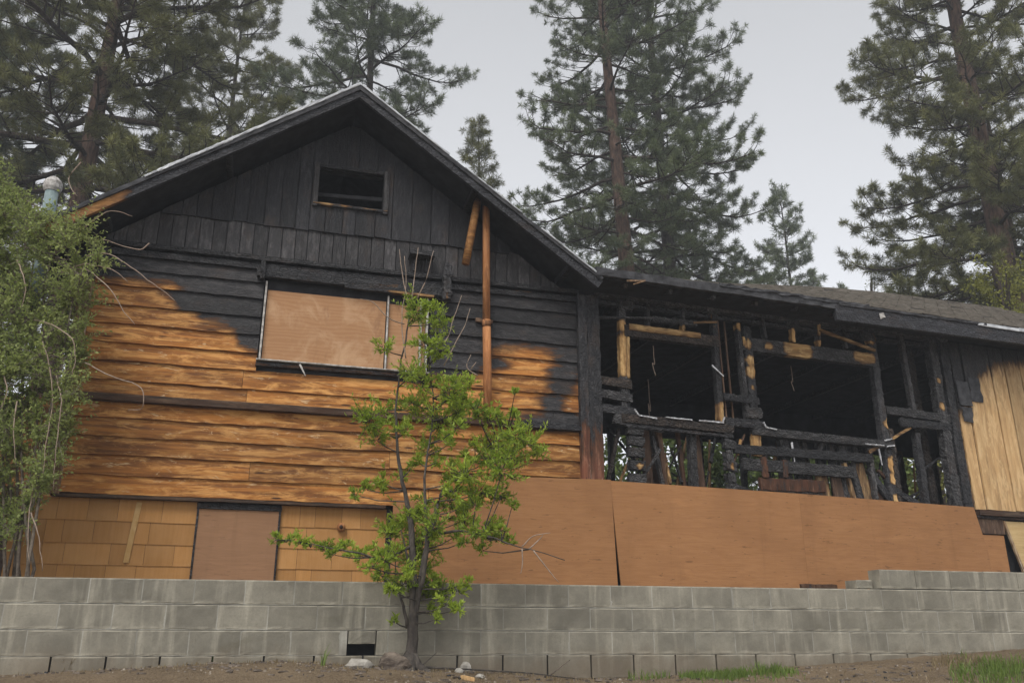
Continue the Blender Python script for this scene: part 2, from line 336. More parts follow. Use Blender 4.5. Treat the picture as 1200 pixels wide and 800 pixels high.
# ------------------------------------------------------------------ retaining wall of concrete blocks
def block_mesh(w, h, d, seed):
    rr = random.Random(seed); b = MB(); nx = 8; rows = [0, .012, .035, h*.5, h-.035, h-.012, h]
    e = .002
    V = []; cs = []
    for z in rows:
        for i in range(nx+1):
            x = w*i/nx; edge = (i in (0, nx)) or z in (0, h)
            V.append((x + (e if i == 0 else -e if i == nx else 0)*(1 if edge else 0), (.003 if edge else 0) + rr.uniform(-.0012,.0012), z + (rr.uniform(0,.004) if z == 0 else rr.uniform(-.004,0) if z == h else 0)))
            cs.append(clamp(min(z, (h-z)*2.2)/.06))
    nxx = nx+1; m = len(rows)
    F = [(j*nxx+i, j*nxx+i+1, (j+1)*nxx+i+1, (j+1)*nxx+i) for j in range(m-1) for i in range(nx)]
    o = len(V); V += [(0,d,0),(w,d,0),(w,d,h),(0,d,h)]; cs += [1]*4
    F += [tuple([o, o+1]+[i for i in range(nx,-1,-1)]), tuple([o+3]+[(m-1)*nxx+i for i in range(nx+1)]+[o+2]),
          tuple([o]+[j*nxx for j in range(m)]+[o+3]), tuple([o+1, o+2]+[j*nxx+nx for j in range(m-1,-1,-1)]), (o+1, o, o+3, o+2)]
    b.add(V, F, cs); return b
PIT, HB = .407, .203
def lay_block(u0, u1, z0, z1, seed, y0=0.0):
    o = block_mesh(u1-u0-.006, z1-z0-.007, .19, seed).build('concrete_block', M['block'], rw); o.location = (u0+.003, y0+random.uniform(-.002,.0005), z0+.0035); return o
mort = MB(); wj = MB()
for k in range(5):
    z1 = 1.995-k*HB; z0 = z1-HB
    u = -6.9 + (.305 if k % 2 else .305+PIT/2); u -= PIT*0
    while u < 10:
        a, b = u, u+PIT
        if k == 2 and a < -1.6 and b > -1.9: pass
        # drain hole: one short block left out at the foot of the wall by the tree
        if k == 2 and a <= -1.8 < b:
            lay_block(a, -1.85, z0, z1, 900+k) if a < -2.0 else None
            lay_block(-1.61, b, z0, z1, 901+k) if b > -1.6 else None
        elif k == 2 and a <= -1.61 < b: lay_block(max(a, -1.61), b, z0, z1, 903)
        elif k == 2 and a <= -1.85 < b: lay_block(a, -1.85, z0, z1, 904)
        else: lay_block(a, b-(.006 if k == 3 else 0), z0, z1-(0 if k != 3 else -.002), k*100+int(u*10))
        u += PIT
for k in range(5):
    z1 = 1.995-k*HB; z0 = z1-HB
    if k == 2: mort.box(-7, -1.855, .0036, .185, z0, z1-.004); mort.box(-1.605, 10.2, .0036, .185, z0, z1-.004)
    elif k == 3: wj.box(-7, 10.2, .03, .185, z0, z1-.004)
    else: mort.box(-7, 10.2, .0036, .185, z0, z1-.004)
u = 3.38
while u < 10:
    lay_block(u, u+PIT, 1.997, 1.997+HB-.012, int(u*31)); u += PIT
mort.box(3.40, 10.2, .010, .183, 1.998, 2.18)
mo = mort.build('mortar', M['mortar'], rw); wj.build('weep_joint_shade', M['soot_and_shade'], rw)  # solid black slab behind the weep joints, painting in their shade
dr = MB(); dr.box(-1.88, -1.58, .155, .182, 1.28, 1.60); dr.v = dr.v
lay_block(-1.85, -1.61, 1.475, 1.589, 905)
drain = dr.build('drain_shade_plate', M['soot_and_shade'], rw)  # black plate closing the hole, its inner shade put in as colour
lay_block(3.17, 3.36, 1.999, 2.09, 77, .10)

# ------------------------------------------------------------------ the burned house
HOUSE = Matrix.Translation((.9275, 10.2607, 0)) @ Matrix.Rotation(R(15.7), 4, 'Z')
house = thing('burned_house', 'fire-gutted brown wood house with blackened gable and burned-out side wing', 'house', (.9275, 10.2607, 0), R(15.7))
UL, ZB, ZG, APEX = -5.70, 2.90, 5.66, -3.0
SL = .715
def rake_z(u): return 7.80 - SL*abs(u-APEX)          # top of the roof along the rake
def gable_top(u): return rake_z(u) - .20
# backing of the front wall with the attic opening
VU0, VU1, VZ0, VZ1 = -3.38, -2.60, 6.44, 6.92
fw = MB()
def wall_poly(pts, y0, y1):
    n = len(pts); V = [(u, y0, z) for u, z in pts]+[(u, y1, z) for u, z in pts]
    fw.add(V, [tuple(range(n)), tuple(range(2*n-1, n-1, -1))]+[(i, i+n, (i+1)%n+n, (i+1)%n) for i in range(n)])
wall_poly([(UL,1.9),(VU0,1.9),(VU0,gable_top(VU0)),(UL,gable_top(UL))], .05, .13)
wall_poly([(VU1,1.9),(-.02,1.9),(-.02,gable_top(-.02)),(VU1,gable_top(VU1))], .05, .13)
wall_poly([(VU0,1.9),(VU1,1.9),(VU1,VZ0),(VU0,VZ0)], .05, .13)
wall_poly([(VU0,VZ1),(VU1,VZ1),(VU1,gable_top(VU1)),(APEX,gable_top(APEX)),(VU0,gable_top(VU0))], .05, .13)
front = fw.build('front_wall', M['soot_and_shade'], house)
# other walls
ow = MB(); ow.box(UL, UL+.12, .13, 6.5, 1.9, 5.75); ow.box(-.14, -.02, .13, 6.5, 1.9, 5.75); ow.box(UL, -.02, 6.5, 6.6, 1.9, 5.75); ow.box(UL+.12, -.14, .13, 6.5, 5.2, 5.25)
wall_g = [(UL,5.75),(-.02,5.75),(APEX,gable_top(APEX))]
ow.add([(u,6.5,z) for u,z in wall_g], [(0,1,2)])
ow.build('side_and_rear_wall', M['soot_and_shade'], house)
# where the fire reached on the horizontal siding
BND = [(-6,5.22),(-5.05,5.26),(-4.86,5.08),(-4.70,4.86),(-4.38,4.79),(-4.25,4.56),(-3.86,4.50),(-3.8,4.44),(-2,4.44),(-1.9,4.40),(-1.62,4.46),(-1.50,4.68),(-1.40,4.84),(-.96,4.90),(-.6,4.86),(-.5,4.80),(0,4.78)]
PAT = [(-.30,4.73,.22,.15),(-.40,4.55,.18,.11),(-.45,4.37,.15,.10),(-.43,4.15,.14,.11),(-.45,3.97,.48,.10),(-1.78,4.56,.26,.14),(-1.25,4.62,.16,.07)]
def charH(u, z, off=0.0):
    c = .5+(z-interp(u+off, BND))/.24
    for a, b, ra, rb in PAT:
        q = math.hypot((u+off*.4-a)/ra, (z-b)/rb); c = max(c, 1.1-.62*q)
    c -= .75*clamp(1-math.hypot((u+1.35)/.55, (z-4.86)/.045))
    return clamp(c, -.1, 1.15)
WU0, WU1, WZ0, WZ1 = -3.88, -1.99, 4.41, 5.38
def siding_board(u0, u1, z0, z1, seed, off):
    b = MB(); n = max(2, int((u1-u0)/.085)); rr = random.Random(seed); V = []; cs = []
    bow = rr.uniform(-.004,.004)
    for i in range(n+1):
        u = u0+(u1-u0)*i/n
        zz = z0 + .012*nz(u*1.5, seed, 0) + .009*nz(u*6, seed, 2) + bow
        burn = charH(u, (z0+z1)/2, off); 
        if burn > .75: zz += .010*max(0, nz(u*13, seed, 5)) 
        y = .012*nz(u*.9, seed*1.7, 4)*.35
        for (yy, z) in ((.03, zz), (-.036+y, zz), (-.034+y, zz+.012), (-.026+y, (zz+z1)/2), (-.004+y, z1+.012), (.03, z1+.012)):
            V.append((u, yy, z)); cs.append(charH(u, z, off))
    k = 6
    F = [(i*k+j, (i+1)*k+j, (i+1)*k+(j+1)%k, i*k+(j+1)%k) for i in range(n) for j in range(k)]
    F += [tuple(range(k)), tuple(range(n*k+k-1, n*k-1, -1))]
    b.add(V, F, cs); return b.build('siding_board', M['siding'], front)
rows = [2.905,3.10,3.30,3.495,3.69,3.875]; rows2 = [3.935,4.095,4.30,4.505,4.715,4.93,5.15,5.345,5.50]
seed = 0
for rw_ in (rows, rows2):
    for a, b in zip(rw_[:-1], rw_[1:]):
        rr = random.Random(seed*3+1); spans = [(UL+.05, -.13)]
        if b > WZ0+.05 and a < WZ1-.03: spans = [(UL+.05, WU0-.01), (WU1+.01, -.13)]
        off = rr.uniform(-.24,.24)
        for s0, s1 in spans:
            cuts = [s0]
            if s1-s0 > 3: cuts.append(s0+(s1-s0)*rr.uniform(.25,.75))
            cuts.append(s1)
            for c0, c1 in zip(cuts[:-1], cuts[1:]):
                seed += 1; siding_board(c0+.002, c1-.002, a, b, seed, off)
# ledges
def ledge(u0, u1, z0, z1, y, mat, chf, nm='ledge_board', jit=.004, sd=1):
    b = MB(); n = int((u1-u0)/.12)+1; V = []; cs = []
    for i in range(n+1):
        u = u0+(u1-u0)*i/n; j = jit*nz(u*5, sd, 1); j2 = jit*nz(u*5, sd, 7)
        for (yy, z) in ((.04, z0+j), (y+j2, z0+j), (y+j2, z1+j-.01), (.0, z1+j2+.012), (.04, z1+.012)): V.append((u, yy, z)); cs.append(chf(u, z))
    k = 5; F = [(i*k+q, (i+1)*k+q, (i+1)*k+(q+1)%k, i*k+(q+1)%k) for i in range(n) for q in range(k)]+[tuple(range(k)), tuple(range(n*k+k-1, n*k-1, -1))]
    b.add(V, F, cs); return b.build(nm, mat, front)
ledge(UL-.03, .06, 3.855, 3.915, -.10, M['ledge'], lambda u, z: .9 if u > -1.0 else .25, sd=3)
ledge(UL+.02, -.1, 3.918, 3.945, -.055, M['ledge'], lambda u, z: .8 if u > -1.0 else .1, sd=5)
ledge(UL+.02, -.12, 5.505, 5.585, -.050, M['charx'], lambda u, z: .85+.3*nz(u*2, z, 4), sd=6, jit=.008)
ledge(UL+.02, -.12, 5.60, 5.665, -.085, M['charx'], lambda u, z: 1.0, sd=8, jit=.010)
ledge(UL-.02, -2.40, 2.865, 2.90, -.045, M['ledge'], lambda u, z: .1, sd=9)
# gable boards: lower tier paler with ash, upper tier proud of it and darker
def vboard(u0, u1, z0, zt0, zt1, y, mat, sd, par, chf=None, nm='gable_board', th=.022):
    b = MB(); rr = random.Random(sd); n = 8; V = []; cs = []
    for i in range(n+1):
        k = i/n
        for j, (u, zt) in enumerate(((u0, zt0), (u1, zt1))):
            z = z0+(zt-z0)*k; e = .0025*nz(z*6, sd, j)+.004*(rr.uniform(-1,1) if i == 0 else 0)
            yo = y+.004*nz(z*2, sd, 5)
            zz = z+(rr.uniform(-.008,.008) if i == 0 else 0)
            V += [(u+e, yo, zz), (u+e, yo+th, zz)]; cs += [chf(u, z) if chf else 1.0]*2
    F = []
    for i in range(n):
        a = i*4; F += [(a, a+2, a+6, a+4), (a+3, a+1, a+5, a+7), (a+1, a, a+4, a+5), (a+2, a+3, a+7, a+6)]
    F += [(0,1,3,2), (n*4, n*4+2, n*4+3, n*4+1)]
    b.add(V, F, cs); return b.build(nm, mat, par)
u = UL+.02; sd = 0
while u < -.14:
    w = random.uniform(.135,.165); e = min(u+w, -.12); sd += 1
    if e-u < .05: break
    zt = 6.10+.015*random.uniform(-1,1)
    vboard(u+.004, e-.005, 5.672, min(zt, gable_top(u)), min(zt, gable_top(e)), .012+random.uniform(-.006,.006), M['gable_ash'], sd, front)
    u = e
u = UL+.02
while u < -.14:
    w = random.uniform(.15,.26); e = min(u+w, -.12); sd += 1
    if e-u < .06: break
    for (p, q) in (((u, e),)):
        z0 = 6.08+random.uniform(-.006,.006); zt0, zt1 = gable_top(p), gable_top(q)
        if min(zt0, zt1) < z0+.03:
            u = e; continue
        a, b2 = p+.004, q-.005; y = -.010+random.uniform(-.005,.005)
        cut = a < VU1 and b2 > VU0
        if not cut: vboard(a, b2, z0, zt0, zt1, y, M['gable'], sd, front)
        else:
            if a < VU0: vboard(a, VU0, z0, zt0, gable_top(VU0), y, M['gable'], sd+200, front); a = VU0
            if b2 > VU1: vboard(VU1, b2, z0, gable_top(VU1), zt1, y, M['gable'], sd+300, front); b2 = VU1
            vboard(a, b2, z0, VZ0-.01, VZ0-.01, y, M['gable'], sd+400, front); vboard(a, b2, VZ1+.01, gable_top(a), gable_top(b2), y, M['gable'], sd+500, front)
    u = e
# attic opening
av = MB()
av.beam((VU0-.03,-.02,VZ0-.05),(VU0-.03,-.02,VZ1+.05),.06,.06,6,.1); av.beam((VU1+.03,-.02,VZ0-.05),(VU1+.03,-.02,VZ1+.05),.06,.06,6,.1,seed=3)
vent = av.build('attic_window', M['gable_ash'], house)
b = MB(); b.beam((VU0-.05,-.025,VZ0-.015),(VU1+.05,-.025,VZ0-.015),.035,.06,14,.25,chf=lambda q: .45+.5*nz(q.x*9,2,1)); b.build('sill', M['charx'], vent)
b = MB(); b.beam((VU0-.05,-.022,VZ1+.02),(VU1+.05,-.022,VZ1+.02),.05,.05,10,.15); b.build('lintel', M['charx'], vent)
b = MB(); b.beam((VU0,.12,6.62),(VU1,.12,6.66),.05,.03,8,.2); b.build('louvre', M['soot_and_shade'], vent)
# boarded window
bw = MB(); bw.box(WU0-.02, WU1+.02, .028, .045, WZ0-.02, WZ1+.02)
bwin = bw.build('boarded_window', M['soot_and_shade'], house)
b = MB(); b.box(-3.845,-2.50,-.012,.006,4.45,5.27); b.build('plywood_sheet', M['winply'], bwin)
b = MB(); b.box(-2.462,-2.03,-.004,.012,4.45,5.25); b.build('plywood_sheet', M['winply'], bwin)
def strip(nm, p0, p1, w, d, mat, par, chf=None, jit=.08, seg=10, sd=0, taper=1.0):
    b = MB(); b.beam(p0, p1, w, d, seg, jit, ch=0.0 if chf is None else None, chf=chf, seed=sd, taper=taper); return b.build(nm, mat, par)
strip('window_casing', (-3.865,-.035,4.43),(-3.865,-.035,5.36),.020,.05,M['white'],bwin)
strip('window_casing', (-2.015,-.035,4.43),(-2.015,-.035,5.34),.024,.05,M['white'],bwin, sd=1)
strip('mullion', (-2.48,-.03,4.44),(-2.48,-.03,5.33),.018,.045,M['white'],bwin, sd=2)
strip('mullion', (-2.09,-.03,4.44),(-2.09,-.03,5.30),.022,.045,M['white'],bwin, sd=3)
strip('window_sill', (-3.90,-.06,4.42),(-1.98,-.06,4.415),.016,.08,M['white'],bwin, chf=lambda q: .1, sd=4, seg=16)
strip('window_sill', (-3.90,-.045,4.375),(-1.98,-.045,4.375),.04,.06,M['ledge'],bwin, chf=lambda q: .5, sd=5)
strip('window_header', (-3.98,-.065,5.455),(-1.85,-.065,5.435),.11,.07,M['charx'],bwin, chf=lambda q: .95 if q.x < -3.2 else .75+.35*nz(q.x*4,1,3), sd=6, seg=24)
strip('window_header', (-3.0,-.075,5.375),(-1.95,-.075,5.365),.03,.06,M['charx'],bwin, chf=lambda q: .25 if q.x>-2.5 else .62+.5*nz(q.x*6,2,2), sd=7, seg=18)
strip('hanging_strip', (-3.43,-.09,4.40),(-3.36,-.10,4.27),.022,.006,M['white'],bwin, sd=8, taper=.5)
# burned bracket and light box on the gable
b = MB(); b.box(-2.27,-1.97,-.20,-.02,5.84,5.90); b.build('charred_shelf', M['charx'], house)
for uu in (-2.2,-2.05):
    strip('shelf_bracket', (uu,-.05,5.68),(uu,-.05,5.84),.03,.04,M['charz'],house,chf=lambda q:1.0)
strip('charred_block', (-1.80,-.10,5.33),(-1.80,-.10,5.80),.10,.10,M['charz'],house, chf=lambda q: 1.0 if q.z>5.42 else .5, jit=.3, seg=12)
strip('charred_block', (-3.92,-.09,5.36),(-3.92,-.09,5.58),.05,.08,M['charz'],house, chf=lambda q: 1.0, jit=.3, seg=6, sd=3)
strip('broken_board_end', (-1.43,-.05,5.14),(-1.22,-.05,5.13),.05,.03,M['brown_board'],house, chf=lambda q:.1)
# rusty pipe with coupling, and the hanging brace
b = MB(); b.tube([(-1.30,-.17,3.93),(-1.31,-.17,4.5),(-1.325,-.17,5.1)], .049, 14, 0.0); pipe = b.build('rusty_pipe', M['rust'], house, True)
b = MB(); b.tube([(-1.325,-.17,5.02),(-1.335,-.17,5.8),(-1.345,-.17,6.64)], .045, 14, 0.05); b.build('pipe_upper_length', M['rust'], pipe, True)
b = MB(); b.tube([(-1.3235,-.17,5.015),(-1.3255,-.17,5.085)], .053, 14, .3); b.build('coupling', M['rust'], pipe, True)
b = MB(); b.tube([(-1.60,-.20,5.78),(-1.46,-.20,6.66)], .048, 10, 0.05); b.build('hanging_brace', M['rake'], house, True)
# corner boards
def corner_ch(q): return clamp(1.15-(4.55-q.z)*.9) if q.z < 4.8 else 1.1
strip('corner_post', (-.085,-.055,3.0),(-.085,-.055,5.60),.11,.09,M['post'],house, chf=lambda q: corner_ch(q)-.12, jit=.05, seg=26)
strip('corner_post', (.055,-.045,2.6),(.055,-.045,5.60),.165,.11,M['post'],house, chf=corner_ch, jit=.09, seg=34, sd=2)
strip('corner_trim', (UL-.01,-.05,2.88),(UL-.01,-.05,5.5),.13,.07,M['trim'],house, chf=lambda q: -.1 if q.z<5.2 else .7, jit=.05, seg=20)
# main roof: deck, rakes, pale metal edge
rf = MB()
OV = -.50
for sgn, ue in ((-1, -6.24), (1, .02)):
    zt, ze = 7.80, rake_z(ue)
    for (ya, yb) in ((OV+.03, 6.9),):
        V = [(APEX,ya,zt),(ue,ya,ze),(ue,yb,ze),(APEX,yb,zt)]; V += [(a,b_,c-.045) for a,b_,c in V]
        rf.add(V, [(0,1,2,3),(7,6,5,4),(0,4,5,1),(1,5,6,2),(2,6,7,3),(3,7,4,0)] if sgn < 0 else [(3,2,1,0),(4,5,6,7),(1,5,4,0),(2,6,5,1),(3,7,6,2),(0,4,7,3)])
roof = rf.build('main_roof', M['soot_and_shade'], house)
def rake(u0, u1, dz, w, d, y, mat, nm, chf, sd, seg=30, jit=.04):
    b = MB(); b.beam((u0, y, rake_z(u0)+dz), (u1, y, rake_z(u1)+dz), w, d, seg, jit, chf=chf, seed=sd); return b.build(nm, mat, roof)
rake(APEX+.0, -6.20, -.085, .115, .045, OV, M['rake'], 'rake_board', lambda q: 1.0 if q.x > -5.28 else clamp(.9+(q.x+5.28)*5,-.1,1), 1)
rake(APEX-.0, .0, -.085, .115, .045, OV, M['rake'], 'rake_board', lambda q: 1.0, 2)
rake(APEX+.02, -6.20, -.005, .045, .05, OV-.022, M['tar'], 'roof_edge', lambda q: 1, 3)
rake(APEX-.02, .02, -.005, .05, .05, OV-.022, M['tar'], 'roof_edge', lambda q: 1, 4, 40, .25)
def edge(u0, u1, dz, sd, w=.022): return rake(u0, u1, dz, w, .03, OV-.045, M['flash'], 'metal_edge', lambda q: 0, sd, 26, .3)
edge(APEX-.0,-4.42,.02,5,.030); edge(-4.38,-5.1,.012,6,.032); edge(-5.1,-5.22,.01,7,.02); edge(APEX+.02,-1.9,.015,8,.020); edge(-1.7,-1.0,.012,9,.014); edge(-.75,-.02,.014,10,.018)
# barge purlins under the overhang
for k, ue in enumerate((-5.6,-4.4,-1.55,-.35)):
    strip('lookout', (ue, OV+.04, rake_z(ue)-.11),(ue,.06, rake_z(ue)-.11),.07,.08,M['charx'],house,chf=lambda q:1.0, sd=k)
# vent pipe on the far left of the roof
b = MB(); b.tube([(-6.46,.95,5.2),(-6.49,1.0,6.72)], .075, 14, 0); vp = b.build('roof_vent', M['teal'], house, True)
b = MB(); b.tube([(-6.49,1.0,6.66),(-6.49,1.0,6.70),(-6.49,1.0,6.78),(-6.49,1.0,6.80),(-6.49,1.0,6.85)], [.085,.105,.105,.095,.05], 14, 0); b.build('vent_cap', M['white'], vp)
b = MB(); b.box(-6.75,-6.42,.3,1.4,5.1,5.3); b.build('vent_curb', M['tar'], vp)

# lower wall clad in mustard shakes, with a boarded hatch
fm = MB(); fm.box(-6.9,-2.36,.062,.14,1.85,2.862); found = fm.build('foundation_wall', M['soot_and_shade'], house)
def shake(u0, u1, z0, z1, sd):
    b = MB(); rr = random.Random(sd); t0, t1 = rr.uniform(-.004,.004), rr.uniform(-.004,.004)
    V = [(u0,.06,z0+t0),(u1,.06,z0+t1),(u1,.040,z0+t1),(u0,.040,z0+t0),(u0,.050,z1),(u1,.050,z1),(u1,.06,z1),(u0,.06,z1)]
    b.add(V, [(0,1,2,3),(3,2,5,4),(4,5,6,7),(0,3,4,7),(1,6,5,2),(0,7,6,1)]); return b.build('wall_shake', M['shake'], found)
zc = [2.865,2.655,2.435,2.225,1.98]
for k in range(4):
    for (s0, s1) in ((-5.93,-4.335),(-3.495,-2.375)):
        u = s0 - (0 if k % 2 else .0); first = True
        while u < s1-.01:
            w = random.choice((.16,.2,.28,.36,.42,.5)); e = min(u+w, s1)
            if s1-e < .08: e = s1
            shake(u+.0015, e-.0015, zc[k+1]-.012, zc[k], int(u*1000)+k); u = e
b = MB(); b.box(-4.315,-3.515,.02,.045,1.95,2.795); hatch = b.build('boarded_hatch', M['ply_door'], house)
strip('hatch_header', (-4.34,.03,2.825),(-3.49,.03,2.825),.055,.06,M['ledge'],hatch,chf=lambda q:.75)
strip('hatch_jamb', (-4.325,.035,1.95),(-4.325,.035,2.80),.02,.05,M['ledge'],hatch,chf=lambda q:.7); strip('hatch_jamb', (-3.505,.035,1.95),(-3.505,.035,2.80),.02,.05,M['ledge'],hatch,chf=lambda q:.7)
strip('pale_patch_strip', (-4.95,.028,2.24),(-4.90,.040,2.84),.05,.008,simple('faded_paint_strip',(.42,.25,.09),(.50,.33,.15),9),house)
b = MB(); b.tube([(-2.86,.03,2.655),(-2.86,-.005,2.655)], [.045,.045], 14, 0); fp = b.build('pipe_flange', M['rust'], house, True)
b = MB(); b.tube([(-2.86,-.004,2.655),(-2.86,-.02,2.655)], [.022,.018], 12, .4); b.build('pipe_stub', M['rust'], fp, True)
for k in range(9):
    strip('annex_board', (-7.6,1.35,2.4+.21*k),(-5.75,1.35,2.4+.21*k),.20,.04,M['siding'],house,chf=lambda q:.2,jit=.02,sd=k+40)
# lean-to at the far left of the lower wall
for k, (z0, z1) in enumerate(((2.72,2.86),(2.56,2.70))):
    strip('brown_board', (-6.8,.03,(z0+z1)/2),(-5.95,.03,(z0+z1)/2), z1-z0, .04, M['siding'], house, chf=lambda q:.15, jit=.02, sd=k)
b = MB(); b.box(-6.8,-6.05,.035,.055,2.0,2.50); b.build('dark_mesh_panel', simple('rusted_mesh_panel',(.05,.035,.03),(.11,.08,.065),20), house)
b = MB(); b.box(-6.04,-5.935,.02,.058,1.95,2.86); b.build('corner_board', M['shake'], house)

# ------------------------------------------------------------------ burned-out wing: open stud frame
WROT = R(3.1)
def wpart(b, nm, mat, **k):
    o = b.build(nm, mat, house, **k); o.rotation_euler = (0,0,WROT); return o
shell = MB()
shell.box(.12, 10.2, .12, 4.62, 5.70, 5.75)                       # ceiling
shell.box(.12, 10.2, 4.55, 4.62, 5.02, 5.70); shell.box(.12, 10.2, 4.55, 4.62, 2.0, 3.3)   # what is left of the rear wall
shell.box(10.1, 10.2, .1, 4.55, 2.0, 5.70); shell.box(.12, 10.2, .1, 4.6, 2.75, 2.85)      # end wall, floor
shell.box(5.75, 10.2, .06, .12, 2.0, 5.98); shell.box(.12, 10.2, 4.56, 4.63, 5.70, 6.5); shell.box(.05, 5.75, .10, .16, 2.0, 3.12)
wing = wpart(shell, 'wing_shell', M['soot_and_shade'])
def wb(nm, p0, p1, w, d=.09, mat='charz', chf=None, jit=.14, seg=None, taper=1.0, ch=1.0):
    wb.k += 1; b = MB(); p0 = Vector(p0); p1 = Vector(p1); jit *= .62; w *= .88
    if 'stud' in nm: j_ = random.Random(wb.k); p0 = p0+Vector((j_.uniform(-.03,.03),0,0)); p1 = p1+Vector((j_.uniform(-.03,.03),0,0))
    b.beam(p0, p1, w, d, seg or max(4, int((p1-p0).length/.035)), jit, ch=ch, chf=chf, seed=wb.k, taper=taper)
    if mat in ('charx', 'charz'): mat += '_grey' if nm in ('cripple_stud', 'blocking', 'charred_lump', 'stacked_block', 'burned_lath') else ('', '_grey', '', '_brown', '_grey')[wb.k % 5]
    return b.build(nm, M[mat], wing)
wb.k = 50
def patch(lst, base=1.05):
    "charred all over but for raw wood left at spots (u, z, half length)"
    def f(q):
        c = base
        for (u, z, r) in lst: c = min(c, clamp((math.hypot(q.x-u, q.z-z)/r-.75)*2.2+.1, 0, base))
        return c
    return f
yS = 0.0
# top plates and rafter tails
wb('top_plate', (.1,yS,5.66),(5.7,yS,5.66),.09,.12,'charx',jit=.2); wb('top_plate', (.1,.02,5.56),(5.6,.02,5.54),.06,.08,'charx',jit=.45)
for k in range(14):
    uu = .35+.62*k
    wb('rafter', (uu,-.46,5.68),(uu,.6,6.10),.055,.15,'charx',jit=.28)
    if k % 2 == 0 and uu < 5: wb('blocking', (uu+.12,-.03,5.56+.05*(k%3)),(uu+.30,-.03,5.53+.05*(k%3)),.14,.08,'charx',jit=.5,seg=5)
# studs beside the left window
wb('stud', (.47,yS,4.08),(.48,yS,5.60),.10,.09,chf=patch([(.47,4.72,.16),(.47,5.02,.15),(.47,5.26,.1),(.47,4.88,.12)]))
wb('stud', (.535,.0,4.1),(.545,.0,5.12),.05,.09,chf=patch([(.54,4.75,.2),(.54,5.0,.15)]))
wb('header', (.5,yS-.01,5.205),(1.86,yS-.01,5.20),.17,.09,'charx',jit=.05,chf=lambda q: 1.05)
wb('header_face', (.56,-.062,5.25),(1.58,-.062,5.245),.095,.025,'charx',jit=.10,chf=lambda q: .08+.25*max(0,nz(q.x*7,3,3)), taper=.85)
for (a, z0, z1, lt) in ((.86,5.29,5.62,0),(1.355,5.29,5.62,1),(1.81,5.28,5.66,2),(2.59,5.34,5.64,0),(3.06,5.33,5.66,3),(3.46,5.31,5.62,1),(3.9,5.33,5.64,0)):
    wb('cripple_stud', (a,yS,z0),(a+.005,yS,z1),.055,.08,jit=.3, chf=patch({0:[],1:[(a,z0+.03,.09)],2:[(a,5.52,.16)],3:[(a,z0+.1,.13)]}[lt]))
wb('burned_lath', (.12,-.04,5.33),(.95,-.04,5.42),.03,.03,'charx',jit=.5); wb('burned_lath', (.9,-.03,5.40),(1.55,-.03,5.42),.09,.05,'charx',jit=.55); wb('burned_lath', (1.5,-.05,5.42),(1.85,-.05,5.47),.03,.02,'charx',ch=.3,jit=.3)
# studs between the windows
wb('stud', (1.83,yS,4.12),(1.82,yS,5.62),.085,.09,chf=patch([(1.86,4.25,.16)]))
wb('stud', (2.20,yS,4.1),(2.21,yS,5.5),.06,.09,chf=patch([(2.2,5.45,.07)])); wb('stud', (2.325,-.01,4.1),(2.32,-.01,5.46),.13,.10,chf=patch([(2.30,4.83,.11),(2.31,4.98,.09),(2.29,5.21,.08),(2.3,4.62,.04)]),jit=.2)
for a in (1.93,2.03): wb('conduit', (a,.03,4.1),(a-.02,.03,5.6),.022,.022,'brown_board',ch=.2,jit=.05)
wb('siding_remnant', (1.86,-.05,4.46),(2.38,-.05,4.44),.11,.04,'charx',jit=.35); wb('siding_remnant', (2.17,-.06,4.27),(2.40,-.06,4.28),.15,.04,'charx',jit=.3); wb('siding_remnant', (1.85,-.05,4.13),(2.42,-.05,4.12),.12,.05,'charx',jit=.35)
wb('splinter', (1.72,-.06,4.86),(1.87,-.08,4.72),.022,.012,'melt',ch=0,taper=.6)
# right window
wb('header', (2.22,yS-.01,5.22),(4.40,yS-.01,5.20),.21,.09,'charx',jit=.06,chf=patch([(2.28,5.25,.1),(2.62,5.23,.07),(3.02,5.23,.2),(3.15,5.22,.18),(4.12,5.25,.16),(4.25,5.23,.12)]))
wb('diagonal_lath', (3.46,-.06,5.54),(4.36,-.06,5.34),.045,.03,'charx',ch=.25,jit=.12)
wb('cripple_stud', (3.46,-.02,5.4),(3.45,-.02,5.66),.05,.07,chf=patch([(3.46,5.58,.13)]))
wb('stud', (4.36,yS,3.0),(4.34,yS,5.60),.13,.10,jit=.2,chf=patch([(4.32,5.52,.1),(4.41,4.30,.08),(4.40,3.55,.1),(4.41,3.75,.12),(4.38,3.28,.08)]))
wb('stud', (4.47,.02,3.0),(4.46,.02,4.25),.09,.09,jit=.3)
wb('stud', (4.95,.02,4.50),(4.92,.02,5.66),.075,.08,jit=.2); wb('stud', (4.93,.02,3.05),(4.93,.02,4.22),.10,.09,jit=.25)
wb('stud', (5.40,.0,3.0),(5.43,.0,5.62),.16,.12,jit=.2,chf=patch([(5.40,4.62,.07),(5.42,5.0,.05)])); wb('stud', (5.60,.0,2.9),(5.60,.0,5.60),.16,.12,jit=.15); wb('stud', (5.24,.25,3.0),(5.22,.25,5.60),.12,.12,jit=.2)
wb('rail', (4.42,-.02,4.50),(5.52,-.02,4.46),.13,.07,'charx',jit=.14); wb('siding_remnant', (4.62,-.05,4.34),(5.5,-.05,4.33),.14,.04,'charx',jit=.35,taper=.8)
wb('splinter', (4.46,-.04,4.10),(4.80,-.04,4.28),.04,.02,'charx',ch=.3); wb('splinter', (4.02,-.06,3.88),(4.36,-.06,4.06),.05,.025,'charx',ch=.35)
